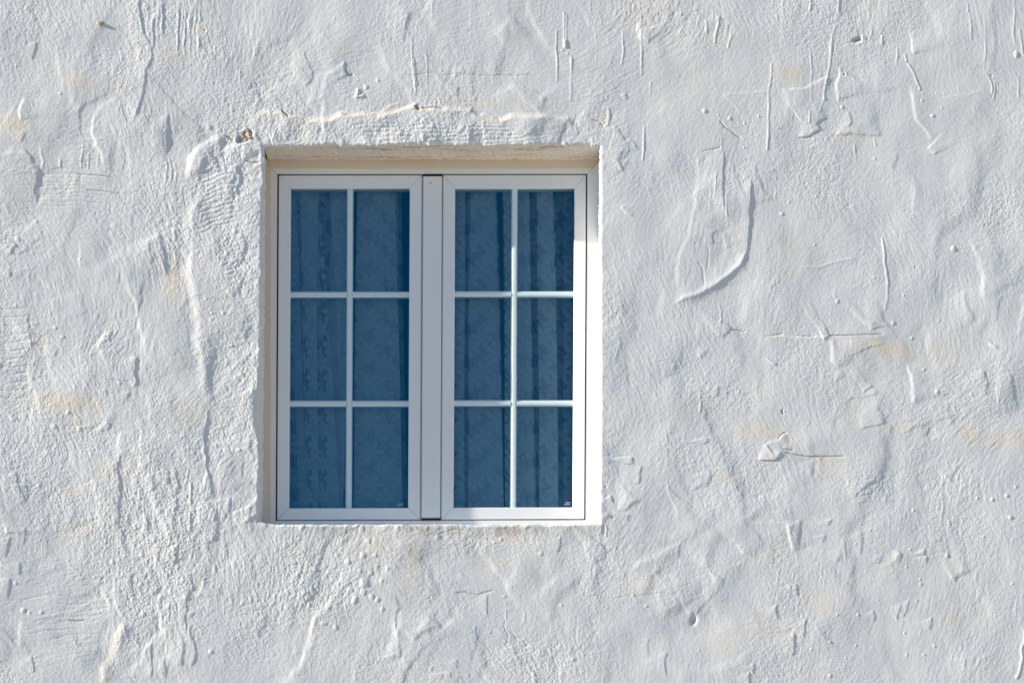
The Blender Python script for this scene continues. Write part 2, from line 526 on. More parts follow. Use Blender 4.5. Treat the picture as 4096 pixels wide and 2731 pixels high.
lip(T1([(245, 300), (238, 345), (225, 410)]), 'L', 2.8, 7, 26)
lip(T1([(170, 915), (160, 960), (140, 990)]), 'L', 2.4, 8, 30)
lip(T1([(560, 720), (550, 830), (545, 940)]), 'L', 1.8, 8, 40)
lip(T1([(850, 690), (860, 760), (885, 860)]), 'L', 1.8, 7, 30)
lip(T1([(2090, 330), (2140, 430), (2150, 520), (2110, 620)]), 'L', 2.4, 9, 60)
lip(T1([(840, 960), (855, 1060), (850, 1190)]), 'L', 1.5, 5, 20)
lip(T1([(1470, 850), (1460, 900)]), 'L', 3.0, 8, 24, .4, .3)
for k in range(9):
    y = 1195 + 26 * k + 5 * (k % 3)
    x0, x1 = 120 + 40 * ((k * 5) % 7), 760 - 30 * ((k * 3) % 5)
    crack(T1([(x0, y), ((x0 + x1) / 2, y + 3), (x1, y + 26)]), 0.6, 2.8, wob=.6)
crack(T1([(520, 1200), (660, 1208), (800, 1228)]), 1.6, 2.8, dirt=.45, wob=.2)
crack(T1([(590, 1308), (720, 1322), (850, 1342)]), 1.6, 2.8, dirt=.45, wob=.2)
ridge(T1([(1648, 480), (1644, 530), (1644, 580)]), 2.0, 3.4, .1)
ridge(T1([(410, 1090), (408, 1150)]), 1.8, 3.2, .1)
nub(*T1([(412, 647)])[0], 7, 4); nub(*T1([(112, 450)])[0], 5, 3); nub(*T1([(1600, 755)])[0], 9, 4.5)
nub(*T1([(1755, 372)])[0], 7, 3.0); nub(*T1([(205, 1080)])[0], 6, 3); nub(*T1([(1245, 878)])[0], 6, 3); nub(*T1([(1645, 300)])[0], 4, 2.5)
nub(*T1([(2228, 240)])[0], 5, 3); nub(*T1([(1410, 205)])[0], 5, -3)
# raised band left of the window
left_edge = T1([(1560, 935), (1500, 945), (1420, 978), (1345, 1035), (1305, 1110), (1288, 1185), (1312, 1255)])
lip(left_edge, 'D', 7.0, 17, 70, .4, .08)
lip(T1([(1330, 1290), (1350, 1360), (1315, 1450), (1300, 1567)]) + T4([(1292, 180), (1300, 340), (1335, 520), (1350, 700), (1350, 850), (1382, 1000), (1405, 1100), (1462, 1165)]),
    'R', 7.0, 27, 85, .8, .04)
lip(T4([(1462, 1165), (1425, 1240), (1405, 1340)]), 'R', 3.0, 10, 60)
lip(T4([(1425, 1440), (1408, 1520)]) + T6([(1415, -10), (1442, 90), (1400, 165), (1372, 250)]), 'R', 4.4, 12, 80, 1.0, .1)
lip(T1([(1445, 1075), (1400, 1160), (1372, 1240), (1370, 1300)]), 'L', 4.6, 14, 30)
lip(T1([(1640, 1120), (1655, 1200), (1640, 1300), (1640, 1360)]), 'L', 4.0, 10, 40)
lip(T1([(1690, 1080), (1600, 1260), (1610, 1440), (1580, 1520)]), 'L', 2.4, 10, 30)
for k in range(13):
    y = 1130 + 34 * k
    crack(T1([(1400 - 4 * k, y + 80), (1520, y + 14), (1650, y - 8)]), 0.8 + .25 * (k % 3), 3.6, wob=.8)
lip(T4([(1700, 50), (1680, 220), (1660, 260)]), 'L', 2.6, 9, 40)
lip(T4([(1700, 380), (1650, 410), (1580, 480)]), 'U', 3.0, 10, 40)
lip(T4([(1730, 690), (1700, 760), (1690, 800)]), 'L', 3.2, 9, 30)
lip(T4([(1720, 860), (1700, 920), (1690, 970)]), 'L', 3.2, 9, 30)
lip(T4([(1775, 1040), (1765, 1200), (1750, 1400)]), 'L', 4.0, 9, 30)
lip(T4([(1720, 1430), (1715, 1567)]), 'L', 3.6, 9, 30)
lip(T6([(1660, 0), (1665, 150), (1760, 190)]), 'R', -2.5, 8, 60)
lip(T6([(1600, 410), (1680, 370), (1770, 345)]), 'D', 3.4, 9, 50)
# lintel band: proud plaster with an ochre, dusty upper edge
lint1 = T1([(1690, 860), (1745, 800), (1790, 775), (1850, 763), (1950, 770), (1990, 802), (2110, 830), (2290, 822), (2352, 792)])
lint2 = T2([(0, 792), (60, 800), (150, 785), (235, 812), (345, 790), (385, 762), (500, 732), (530, 752), (620, 745), (700, 752), (890, 745), (940, 800),
            (1080, 820), (1160, 800), (1240, 803), (1380, 795), (1480, 815), (1560, 812), (1600, 850), (1660, 885), (1720, 875)])
lip(lint1 + lint2[1:], 'D', 13.0, 19, 120, .7, .02)
crack(lint1 + lint2[1:], 0.5, 4, och=.6, och_w=12, drop=7, wob=.8)
lip(T2([(150, 785), (270, 780), (325, 722), (390, 706), (430, 735)]), 'D', 3.0, 8, 40, .5)
crack(T2([(60, 795), (270, 780), (325, 722), (390, 706), (420, 722)]), 0.5, 3, och=.55, och_w=9, drop=5, wob=.5)
crack(T1([(1940, 752), (1960, 775), (1990, 802)]), 4.0, 4, bare=.6, wob=.2)
crack(T2([(505, 728), (522, 752), (540, 760)]), 5.0, 6, bare=.9, wob=.2)
crack(T2([(540, 748), (620, 742), (690, 748), (705, 755)]), 2.6, 3, bare=.6, wob=.5)
crack(T2([(0, 795), (50, 802)]), 2.0, 3, bare=.5, wob=.5)
crack(T2([(560, 620), (680, 665), (760, 680), (890, 690), (1010, 600)]), 0.6, 3, och=.35, och_w=12)
for k in range(16):
    y = 860 + 9 * k
    x0 = 60 + (k * 379) % 1100
    crack(T2([(x0, y + 14), (x0 + 180, y), (x0 + 330, y + 4)]), 1.3, 2.6, wob=.5)
for (x, y) in T2([(520, 910), (560, 880), (400, 920), (300, 940), (340, 915), (600, 900), (830, 880), (480, 870), (250, 980), (720, 960), (1010, 940), (1150, 930)]):
    nub(x, y, 8 + 4 * rng.random(), 3.2)
lip(T2([(280, 880), (240, 960), (235, 1005)]), 'L', -2.4, 8, 30)
ridge(T2([(560, 925), (545, 1005)]), 2.5, 7, .8); ridge(T2([(850, 880), (850, 1010)]), 2.2, 8, .8)
# chip beside the lintel, showing the rubble behind
sl = window_of([(985, 543)], 60)
hx, hy = X[sl] + .5 * warp_x[sl] - 985, Y[sl] + .5 * warp_y[sl] - 543
hx = hx + 6 * uneven[sl] - 6
pit = smooth01(3.2 - 3.2 * np.hypot(hx / np.where(hx > 0, 26, 38), (hy + .35 * hx) / (18 + 8 * uneven[sl])))
H[sl] -= 7 * pit; BARE[sl] = np.maximum(BARE[sl], 0.6 * pit)
crack(T1([(1555, 935), (1590, 955), (1612, 968)]), 3.0, 3, bare=.7, wob=.2)
crack(T1([(1690, 1100), (1730, 1120), (1780, 1120)]), 2.6, 3, bare=.5, och=.3, och_w=8, wob=.4)
lip(T1([(1690, 1000), (1680, 1060), (1690, 1100)]), 'R', 3.0, 8, 40)
lip(T1([(1745, 900), (1775, 960), (1795, 1060)]), 'L', 3.4, 9, 40)
nub(*T2([(5, 980)])[0], 14, 5, 1.1)
# above the window
lip(T2([(500, 80), (470, 130), (440, 200), (425, 285)]), 'L', 3.4, 16, 60)
lip(T2([(1195, 95), (1120, 170), (1030, 265)]), 'R', 2.6, 22, 60)
for pts, h, w in (([(490, 240), (490, 420), (500, 650)], 2.6, 3.6), ([(500, 400), (503, 500), (512, 605)], 2.2, 3.4), ([(588, 360), (590, 480), (598, 625)], 1.6, 3.2),
                  ([(1536, 80), (1536, 200), (1545, 340)], 2.6, 3.8), ([(1552, 95), (1552, 200), (1556, 290)], 2.2, 3.6), ([(1483, 200), (1484, 400), (1488, 560)], 1.8, 3.3),
                  ([(1582, 385), (1582, 540), (1580, 705)], 2.2, 3.4), ([(1750, 235), (1750, 330), (1752, 430)], 1.6, 3.3), ([(625, -30), (628, 130)], 1.6, 3.3),
                  ([(890, -30), (888, 200)], 1.2, 3.2), ([(1715, -20), (1716, 130)], 1.6, 3.6), ([(2065, 100), (2066, 260), (2066, 540)], 1.8, 3.8), ([(1935, 200), (1940, 330), (1935, 460)], 1.4, 3.6),
                  ([(2095, 850), (2085, 960), (2070, 1110)], 2.2, 3.6), ([(2125, 560), (2120, 650)], 1.4, 3.2), ([(2140, 1060), (2140, 1140)], 1.6, 3.2)):
    ridge(T2(pts), h, w, .15, .04)
ridge(T2([(1545, 270), (1552, 335)]), 5.5, 6.5, .1, .2)
nub(*T2([(1556, 370)])[0], 6, 3.5); nub(*T2([(1525, 352)])[0], 7, 3)
ridge(T2([(112, 600), (108, 640), (100, 668), (140, 664), (170, 655)]), 6.5, 7, .2, .15)
nub(*T2([(168, 600)])[0], 11, 6); nub(*T2([(250, 562)])[0], 8, 4.5); nub(*T2([(690, 484)])[0], 6, 3.5); nub(*T2([(648, 706)])[0], 6, 3.5)
nub(*T2([(1020, 104)])[0], 6, 3); nub(*T2([(425, 350)])[0], 5, 2.6); nub(*T2([(1478, 738)])[0], 5, 3); nub(*T2([(1255, 595)])[0], 5, 2.5); nub(*T2([(22, 608)])[0], 5, 3)
ridge(T2([(672, 680), (668, 740)]), 2, 4, .2)
lip(T2([(10, 430), (30, 500), (45, 520)]), 'L', 3.5, 8, 24)
crack(T2([(20, 490), (40, 525), (70, 530)]), 3, 5, dirt=.6)
crack(T2([(380, 530), (640, 508), (900, 512), (1180, 516), (1390, 510)]), 0.8, 3, dirt=.28)
lip(T2([(870, 485), (830, 510), (790, 545)]), 'U', 2.6, 8, 26)
lip(T2([(820, 590), (800, 620), (770, 655)]), 'L', 2.2, 9, 26)
lip(T2([(1430, 650), (1390, 720), (1350, 775)]), 'L', 2.8, 20, 60)
lip(T2([(2060, 160), (2040, 230), (2120, 270), (2140, 310)]), 'U', 3.2, 10, 40)
lip(T2([(2040, 250), (2090, 290), (2140, 300)]), 'U', 2.6, 10, 40)
ridge(T2([(1840, 735), (1842, 790), (1830, 860), (1808, 890)]), 2.6, 6, .4)
crack(T2([(1730, 825), (1775, 870), (1808, 892)]), 1.8, 3, dirt=.5)
lip(T2([(1808, 892), (1870, 885), (1905, 900), (1935, 950), (1955, 970), (1985, 955), (2020, 990), (2050, 1030)]), 'D', 2.6, 7, 26, .6, .05)
lip(T2([(1935, 1010), (1915, 1090), (1930, 1200)]), 'L', 2.6, 10, 30)
lip(T2([(1925, 1420), (1960, 1470), (2010, 1490)]), 'U', 2.6, 8, 26)
lip(T2([(1975, 1090), (1960, 1130), (1920, 1180)]), 'U', 2.2, 8, 26)
nub(*T2([(1960, 665)])[0], 13, 4.5); nub(*T2([(1940, 660)])[0], 6, 3, 1.5)
# upper right
for pts, h, w in (([(612, 420), (600, 640), (592, 800), (584, 1045)], 2.6, 3.8), ([(1088, -30), (1070, 90), (1040, 260), (1012, 440), (985, 610)], 2.8, 4.2),
                  ([(985, 600), (975, 690), (945, 770)], 1.8, 3.6), ([(1085, 90), (1072, 150)], 2.4, 4), ([(880, -30), (882, 60)], 2.8, 4.5), ([(630, -30), (626, 60)], 1.8, 3.6),
                  ([(700, -20), (698, 50)], 1.8, 3.6), ([(1950, 30), (1965, 120), (1978, 250), (1985, 330)], 2.2, 3.8), ([(1995, -20), (2025, 100), (2052, 220)], 2.2, 3.8),
                  ([(2082, 40), (2068, 160), (2070, 270), (2086, 360), (2078, 480), (2120, 560), (2125, 660)], 2.0, 3.8), ([(2290, -20), (2282, 300)], 1.8, 4),
                  ([(2320, 200), (2335, 320), (2350, 390)], 2.2, 4), ([(890, 330), (892, 520), (888, 720)], 1.6, 3.6), ([(252, 110), (240, 180), (220, 290)], 2.2, 4),
                  ([(332, 230), (318, 330)], 2.0, 4), ([(168, 140), (164, 230)], 1.8, 3.6), ([(262, 920), (262, 1030)], 1.6, 3.4), ([(1366, 255), (1368, 320)], 2.2, 4),
                  ([(1005, 140), (1008, 180)], 2.4, 4), ([(1530, 370), (1555, 440), (1600, 500), (1635, 605)], 1.8, 4), ([(480, 780), (488, 870)], 1.4, 3.4),
                  ([(878, 760), (876, 850)], 1.4, 3.4), ([(2142, 560), (2140, 690)], 1.4, 3.4), ([(228, 1200), (222, 1370)], 1.4, 3.4), ([(306, 1330), (308, 1500)], 1.4, 3.6),
                  ([(1190, 1000), (1195, 1130)], 1.4, 3.6), ([(1320, 940), (1330, 1010)], 1.6, 3.4)):
    ridge(T3(pts), h, w, .2, .04)
lip(T3([(1092, 455), (1075, 500), (1062, 590), (1068, 680), (1080, 720)]), 'R', 3.4, 9, 50)
lip(T3([(1560, 210), (1572, 300), (1590, 390)]), 'R', 2.6, 8, 50)
lip(T3([(1568, 580), (1580, 700), (1612, 830), (1690, 930), (1720, 1010)]), 'R', 3.4, 12, 70)
lip(T3([(1700, 1020), (1730, 1040), (1745, 1070)]), 'U', 3.0, 10, 34)
lip(T3([(285, 700), (288, 660), (330, 650), (420, 650), (500, 640), (620, 632)]), 'D', 1.8, 7, 60, .8)
lip(T3([(660, 600), (740, 610), (860, 592), (930, 570), (1040, 540)]), 'D', 3.0, 8, 40)
lip(T3([(800, 950), (880, 935), (960, 885), (930, 850), (950, 830), (1020, 800)]), 'U', 3.2, 7, 40, .8, .08)
crack(T3([(800, 950), (880, 935), (960, 885)]), 1.5, 3, dirt=.4)
lip(T3([(1050, 945), (1120, 940), (1220, 936), (1390, 930)]), 'U', 3.4, 9, 40, .7, .08)
crack(T3([(1060, 958), (1160, 962), (1300, 965)]), .3, 4, och=.5, och_w=12)
lip(T3([(1145, 770), (1165, 830), (1150, 900)]), 'L', 3.0, 7, 24)
lip(T3([(2140, -30), (2150, 200), (2145, 400), (2135, 540)]), 'L', 1.9, 16, 90)
lip(T3([(495, 1110), (520, 1210), (560, 1290), (610, 1380)]), 'L', 2.2, 12, 60)
lip(T3([(640, 1150), (630, 1190)]), 'L', 2.6, 8, 24); lip(T3([(1500, 1060), (1450, 1200)]), 'L', 2.0, 10, 40)
lip(T3([(1580, 1180), (1570, 1330), (1600, 1480)]), 'R', 2.0, 14, 60)
for x, y, r, h in ((160, 768, 15, 8), (325, 815, 12, 7), (525, 803, 8, 5), (425, 850, 7, 4), (248, 795, 6, 4), (1728, 795, 13, 7), (1650, 690, 8, 5), (1632, 612, 9, 5),
                   (1650, 640, 6, 4), (1785, 738, 8, 4), (1748, 638, 6, 3.5), (2122, 818, 6, 3.5), (655, 882, 7, 4), (420, 1015, 8, 4), (100, 100, 6, 3.5), (1385, 430, 5, 3),
                   (685, 1475, 12, 6), (730, 1390, 8, 4), (230, 595, 5, 3), (1472, 275, 5, 3), (950, 525, 7, 3.5), (1105, 740, 12, 6), (980, 682, 10, 5), (1800, 645, 5, 3), (705, 188, 5, 3),
                   (882, 62, 8, 5), (1955, 78, 7, 4), (895, 1015, 5, 3), (425, 1088, 5, 3)):
    nub(*T3([(x, y)])[0], r * .75, h * .9)
nub(*T3([(2295, 375)])[0], 11, 8, 1.6)
for (x, y, rx, ry) in ((1200, 278, 18, 11), (1222, 268, 9, 12)):
    q = blob(*T3([(x, y)])[0], rx, ry, -20) ** 2
    H -= 7 * q; BARE[:] = np.maximum(BARE, .55 * np.clip(q * 1.4, 0, 1))
nub(*T3([(1242, 268)])[0], 8, 6, 1.4); nub(*T3([(1262, 272)])[0], 6, 4, 1.4)
nub(*T3([(1118, 515)])[0], 6, -5); nub(*T3([(1130, 512)])[0], 7, 5); nub(*T3([(1552, 428)])[0], 5, -5); nub(*T3([(2125, 522)])[0], 4, -4)
crack(T3([(250, 830), (290, 870), (340, 900), (390, 940)]), 1.8, 4, dirt=.5)
crack(T3([(130, 1050), (190, 1040), (250, 1020)]), 1.4, 3, dirt=.4)
# the big tongue-shaped trowel mark right of the window
lip([(3006, 700), (3001, 778), (2998, 915), (2988, 1007), (2962, 1062)], 'L', 5.0, 4, 40, .4, .06)
rim = [(2990, 1000), (2962, 1062), (2905, 1118), (2858, 1150), (2800, 1182), (2728, 1208), (2690, 1218)]
lip(rim, 'U', 4.5, 9, 26, .4, .1)
ridge(rim, 6.0, 17, .3, .2, True)
lip([(2797, 560), (2790, 700), (2768, 860), (2745, 960), (2705, 1040), (2716, 1130), (2722, 1200)], 'R', 2.6, 12, 60, .6)
lip([(2886, 580), (2895, 700), (2903, 860)], 'L', 2.6, 8, 40, .6); lip([(2932, 640), (2960, 740), (2990, 800)], 'L', 1.6, 8, 40)
lip(T5([(240, 20), (205, 70), (210, 120)]), 'L', 2.2, 6, 24); lip(T5([(255, 30), (280, 70), (285, 150)]), 'R', 2.2, 8, 26)
crack(T5([(90, 240), (150, 340), (190, 420)]), 0.9, 4); crack(T5([(160, 140), (170, 300)]), .8, 4)
# right middle
lip(T5([(250, 770), (320, 700), (340, 668)]), 'U', 3.0, 8, 30); crack(T5([(330, 712), (430, 722)]), 2.2, 3, dirt=.5, och=.2)
crack(T5([(550, 735), (640, 728), (690, 735)]), 1.4, 3, dirt=.3, och=.35, och_w=14, drop=6)
crack(T5([(810, 750), (910, 752)]), 2.0, 3, dirt=.5, wob=.3)
lip(T5([(540, 735), (800, 752), (1000, 748), (1200, 744), (1450, 738)]), 'D', 3.0, 6, 60, .5, .08)
crack(T5([(990, 745), (1100, 746), (1210, 742), (1400, 738)]), 2.6, 3, dirt=.7, bare=.25, wob=.2)
lip(T5([(950, 775), (985, 752), (1010, 740)]), 'U', 3.6, 7, 30)
lip(T5([(1290, 712), (1350, 690), (1440, 670)]), 'U', 2.8, 8, 36); lip(T5([(1330, 640), (1290, 690)]), 'L', 2, 14, 30)
lip(T5([(1012, 765), (1015, 830), (1022, 910), (1055, 980)]), 'R', 3.6, 12, 60)
nub(*T5([(1075, 1012)])[0], 22, 3.4)
ridge(T5([(175, 820), (110, 890)]), 3.0, 13, .5, .3)
lip(T5([(650, 930), (635, 960)]), 'L', 3, 8, 20)
ridge(T5([(1368, 80), (1395, 300), (1408, 430), (1410, 570)]), 1.9, 4.5, .3, .05); ridge(T5([(1055, 340), (1060, 420), (1065, 500)]), 1.8, 5, .5)
lip(T5([(1985, 60), (2030, 200), (2050, 320), (2062, 440), (2100, 545)]), 'R', 3.8, 13, 70)
lip(T5([(1960, 430), (1985, 570), (2040, 640)]), 'L', 2.4, 14, 50)
lip(T5([(2350, 420), (2335, 600), (2320, 760)]), 'R', 2.4, 12, 60); lip(T5([(2200, 470), (2170, 560), (2160, 650)]), 'L', 1.8, 8, 30)
lip(T5([(1560, 930), (1580, 1050), (1560, 1130), (1572, 1220)]), 'R', 3.0, 10, 60)
lip(T5([(2065, 960), (2085, 1060), (2090, 1160)]), 'L', 3.4, 8, 40); lip(T5([(2260, 980), (2290, 1160), (2330, 1260)]), 'L', 2.8, 10, 40)
lip(T5([(2170, 790), (2150, 825)]), 'L', 3.4, 8, 24)
lip(T5([(1230, 1130), (1260, 1105), (1310, 1075)]), 'U', 3.2, 8, 34); lip(T5([(1110, 1180), (1240, 1168), (1360, 1140)]), 'U', 2.4, 8, 34)
lip(T5([(1720, 1360), (1690, 1430), (1720, 1480)]), 'R', -2.8, 8, 40)
lip(T5([(1500, 1410), (1700, 1350), (1900, 1280)]), 'U', 2.0, 12, 50)
lip(T5([(1230, 1390), (1330, 1362), (1430, 1340)]), 'U', 2.4, 7, 34)
lip(T5([(160, 1440), (165, 1470)]), 'L', 3, 9, 26); lip(T5([(270, 1090), (250, 1160), (210, 1180)]), 'L', 2.4, 10, 40)
lip(T5([(560, 1480), (660, 1450), (740, 1420)]), 'D', 2.8, 7, 26); crack(T5([(660, 1450), (740, 1418)]), 2, 3, dirt=.4, och=.55, och_w=14)
nub(*T5([(1868, 148)])[0], 13, 8); nub(*T5([(1750, 1125)])[0], 9, 7); nub(*T5([(1660, 975)])[0], 6, 4); nub(*T5([(1605, 272)])[0], 5, -6); nub(*T5([(1612, 276)])[0], 4, 3)
for x, y, r in ((905, 118, 5), (1316, 345, 6), (1525, 465, 6), (1598, 440, 5), (390, 1135, 8), (305, 1135, 6), (870, 1348, 6), (1580, 760, 8), (1070, 510, 9), (1765, 640, 6), (1455, 655, 9), (1990, 1150, 7)):
    nub(*T5([(x, y)])[0], r, r * .55)
crack(T5([(686, 1250), (692, 1285)]), 5, 4, bare=.6, wob=.1); nub(*T5([(700, 1268)])[0], 6, 3.5)
ridge(T5([(800, 270), (950, 265), (1050, 255), (1200, 225)]), 1.6, 6, .8)
# chipped ledge low on the right
chip = T5([(515, 1602), (640, 1604), (672, 1570), (680, 1533), (760, 1536)])
lip(chip[:4], 'U', 5.0, 4, 40, .15, .06)
crack(chip[:3], 1.5, 3, och=.35, dirt=.4, wob=.15, och_w=7)
lip(T5([(680, 1535), (750, 1552), (840, 1568), (930, 1572)]), 'U', 3.6, 4, 30, .2, .08)
crack(T5([(690, 1528), (770, 1532)]), 2.4, 3, bare=.6, wob=.1); crack(T5([(690, 1545), (760, 1562), (860, 1574), (1140, 1574)]), 2.2, 3, dirt=.55, wob=.2)
lip(T5([(860, 1572), (900, 1560), (925, 1575), (945, 1600)]), 'U', 2.6, 6, 30)
lip(T8([(895, 20), (900, 90), (885, 150)]), 'L', 3.2, 14, 40); lip(T8([(945, 40), (935, 100), (905, 150)]), 'R', 2.6, 14, 40)
# lower left
lip(T6([(870, 1130), (835, 1180), (800, 1235), (790, 1300), (760, 1380), (715, 1450), (705, 1590)]), 'R', 9.0, 30, 34, .8, .06)
crack(T6([(850, 1140), (800, 1235), (755, 1350), (712, 1440), (702, 1590)]), .2, 6, och=.34, och_w=13)
lip(T6([(835, -40), (800, 90), (822, 130), (830, 260), (815, 470), (848, 600)]), 'L', 4.2, 9, 34, 1.0, .05)
lip(T6([(790, 870), (772, 960), (800, 1050), (840, 1100)]), 'R', 3.4, 10, 40, 1.2)
ridge(T6([(1308, 180), (1308, 350), (1303, 525)]), 3.2, 4.2, .1, .05)
lip(T6([(912, 800), (905, 880), (905, 960)]), 'L', 2.6, 7, 40); lip(T6([(910, 380), (905, 460), (900, 520)]), 'R', 2.2, 10, 40)
for x, y0, y1 in ((965, 140, 330), (1050, 130, 300), (1160, 90, 240), (1222, 110, 280), (1200, 300, 560), (1120, 940, 1240), (1200, 1010, 1160), (1110, 600, 800), (1300, 920, 1250), (1265, 1220, 1480), (1330, 1160, 1480), (1050, 1240, 1567), (1160, 1360, 1567), (1215, 600, 760), (1010, 400, 540)):
    lip(T6([(x, y0), (x + 8, (y0 + y1) / 2), (x - 4, y1)]), 'L', 3.0, 7, 16, 1.3)
for x, y0, y1 in ((165, 480, 640), (140, 730, 830), (45, 560, 720), (60, 840, 1000), (230, 1350, 1500), (1310, 800, 1000), (1480, 300, 480), (1570, 280, 470)):
    lip(T6([(x, y0), (x + 6, (y0 + y1) / 2), (x - 4, y1)]), 'L', 2.4, 6, 24, 1.0)
lip(T6([(10, 480), (5, 560)]), 'R', 3.5, 10, 40); lip(T6([(170, 1110), (140, 1200), (120, 1320)]), 'R', 2.0, 12, 40)
crack(T6([(290, 1145), (360, 1130), (480, 1128)]), .9, 6); crack(T6([(470, 1132), (530, 1138), (590, 1130)]), 2.6, 3, bare=.35, dirt=.4, och=.3, wob=.3)
crack(T6([(690, 860), (720, 838)]), 3, 3, bare=.5, wob=.1)
for k in range(9):
    y = 980 + 30 * k + 7 * (k % 3)
    x0 = 130 + (k * 173) % 200
    crack(T6([(x0, y + 24), (x0 + 220, y + 2), (x0 + 430, y)]), 0.6, 3.2, wob=.8)
for k in range(6):
    crack(T6([(0, 90 + 14 * k), (90, 100 + 13 * k), (210, 60 + 13 * k)]), .8, 3, wob=.4)
lip(T6([(0, 150), (50, 150), (90, 125), (120, 118)]), 'D', 2.6, 7, 26); lip(T6([(60, 210), (130, 195), (175, 180)]), 'D', 2.4, 7, 26)
for x, y, r, h, a in ((1472, 575, 12, 6, 1.2), (1543, 605, 10, 4, 2), (1545, 670, 9, 3.5, 2.2), (1615, 752, 13, 5, 1.6), (1478, 790, 8, 5, 3.2), (1450, 1355, 12, 7, 1.0), (165, 1062, 12, 6, 1), (283, 1078, 8, 5, 1),
                      (112, 882, 9, 5, 1), (980, 1085, 10, 6, 1.2), (1320, 1090, 14, 6, 1), (882, 985, 6, -4, 1), (908, 985, 6, 3, 1), (2130, 1022, 11, 6, 1), (2235, 1162, 18, 5, .6), (2315, 1180, 9, 6, 1.5),
                      (2255, 1038, 13, 6, .9), (205, 1080, 8, 4, 1), (1665, 1022, 9, 4, .8), (725, 605, 6, 3, 1), (780, 740, 8, 5, 1.8), (1772, 1085, 7, 3, 1), (2020, 1110, 6, 4, 1), (513, 465, 5, 3, 1)):
    nub(*T6([(x, y)])[0], r, h, a)
lip(T6([(1400, 870), (1370, 940), (1355, 990)]), 'R', 3.2, 10, 40)
lip(T6([(1840, 1080), (1835, 1160), (1790, 1280)]), 'L', 2.4, 14, 60); lip(T6([(2060, 1180), (2010, 1290), (2020, 1380)]), 'R', 2.2, 14, 60)
lip(T6([(2150, 1000), (2100, 900), (2240, 920)]), 'U', 1.5, 10, 40)
# left middle details
lip(T4([(110, 110), (75, 150), (62, 200)]), 'L', 3.2, 8, 24); nub(*T4([(122, 80)])[0], 13, 5); lip(T4([(75, 290), (60, 340)]), 'L', 2.4, 7, 20)
lip(T4([(545, 60), (540, 180), (548, 290)]), 'R', 1.8, 9, 40); lip(T4([(800, 180), (820, 290), (815, 400)]), 'L', 2.0, 8, 40)
lip(T4([(1110, 30), (1120, 150), (1140, 280), (1150, 340)]), 'L', 4.4, 10, 46, 1.2)
lip(T4([(1215, 0), (1215, 90)]), 'L', 2.8, 8, 20); lip(T4([(1045, 60), (1050, 150), (1040, 260)]), 'L', 2.0, 7, 20)
lip(T4([(990, 330), (960, 500), (910, 700), (915, 830)]), 'L', 2.4, 8, 34, 1.0)
lip(T4([(945, 880), (940, 1000), (955, 1070), (925, 1110)]), 'L', 4.6, 7, 34, .6, .1); lip(T4([(905, 1130), (890, 1200)]), 'L', 2.6, 7, 24)
lip(T4([(550, 440), (560, 520), (600, 570)]), 'L', 1.6, 8, 30); lip(T4([(420, 830), (395, 900)]), 'L', 2.4, 10, 40)
lip(T4([(735, 1110), (725, 1150)]), 'L', 3, 8, 26)
for k in range(7):
    lip(T4([(650 + 10 * k, 830 - 18 * k), (700 + 14 * k, 800 - 16 * k)]), 'D', 1.8, 7, 14, .6)
for x, y, r, h in ((465, 1272, 9, 6), (385, 688, 9, 5), (433, 750, 8, 5), (830, 1070, 10, 5), (375, 1370, 11, 6), (545, 1385, 12, 6), (1595, 812, 9, 5), (1535, 588, 10, 5), (1458, 590, 7, 4), (110, 540, 9, 4),
                   (725, 1370, 22, 8), (695, 1390, 12, 5), (1640, 1525, 10, 4), (117, 1072, 6, 3), (550, 218, 6, 3.5), (1415, 495, 6, 4), (715, 745, 8, 4), (745, 770, 8, 4)):
    nub(*T4([(x, y)])[0], r, h)
lip(T4([(560, 1385), (640, 1370), (720, 1350), (765, 1395)]), 'U', 3.0, 8, 30); crack(T4([(480, 1362), (600, 1358), (690, 1352)]), .5, 4, och=.5, och_w=9)
lip(T4([(120, 1300), (90, 1340)]), 'L', 2.8, 8, 24)
for k in range(12):
    y = 560 + 55 * k
    crack(T4([(0, y), (90, y + 8), (200, y - 4)]), 1.0, 3, wob=.5)
lip(T4([(832, 1400), (815, 1567)]), 'R', 2.6, 9, 50); lip(T4([(205, 560), (200, 700), (210, 830)]), 'L', 1.8, 7, 40)
# below the window
lip(T7([(440, 1055), (405, 1090), (388, 1210)]), 'L', 3.0, 7, 44); lip(T7([(500, 1300), (560, 1235), (620, 1205), (700, 1190)]), 'U', 3.0, 14, 60)
lip(T7([(600, 1090), (560, 1180), (520, 1240)]), 'R', 2.6, 22, 50); lip(T7([(820, 800), (790, 870)]), 'R', 2.0, 20, 50)
crack(T7([(770, 955), (850, 950), (930, 980), (1010, 958), (1080, 948)]), 1.4, 4, dirt=.5)
crack(T7([(1140, 1130), (1142, 1200), (1135, 1270), (1128, 1340)]), .9, 3, dirt=.2); crack(T7([(1150, 1220), (1195, 1275), (1240, 1262), (1255, 1300), (1215, 1310)]), 1.2, 3, dirt=.25)
lip(T7([(1180, 1310), (1190, 1360), (1215, 1385)]), 'L', 2.0, 6, 26)
crack(T7([(600, 535), (700, 525), (830, 515), (835, 480)]), 1.2, 3, dirt=.5, och=.2)
crack(T7([(1690, 960), (1820, 972), (2200, 970), (2352, 965)]), .6, 2.6, dirt=.2)
ridge(T7([(1342, 1380), (1335, 1450), (1325, 1600)]), 5.0, 8, .4, .1); ridge(T7([(1505, 1440), (1515, 1500), (1520, 1600)]), 4.0, 7, .4, .1); ridge(T7([(1350, 1410), (1400, 1390), (1440, 1380)]), 4, 9, .5, .2)
ridge(T7([(1590, 1390), (1590, 1420)]), 4, 7, .3, .3)
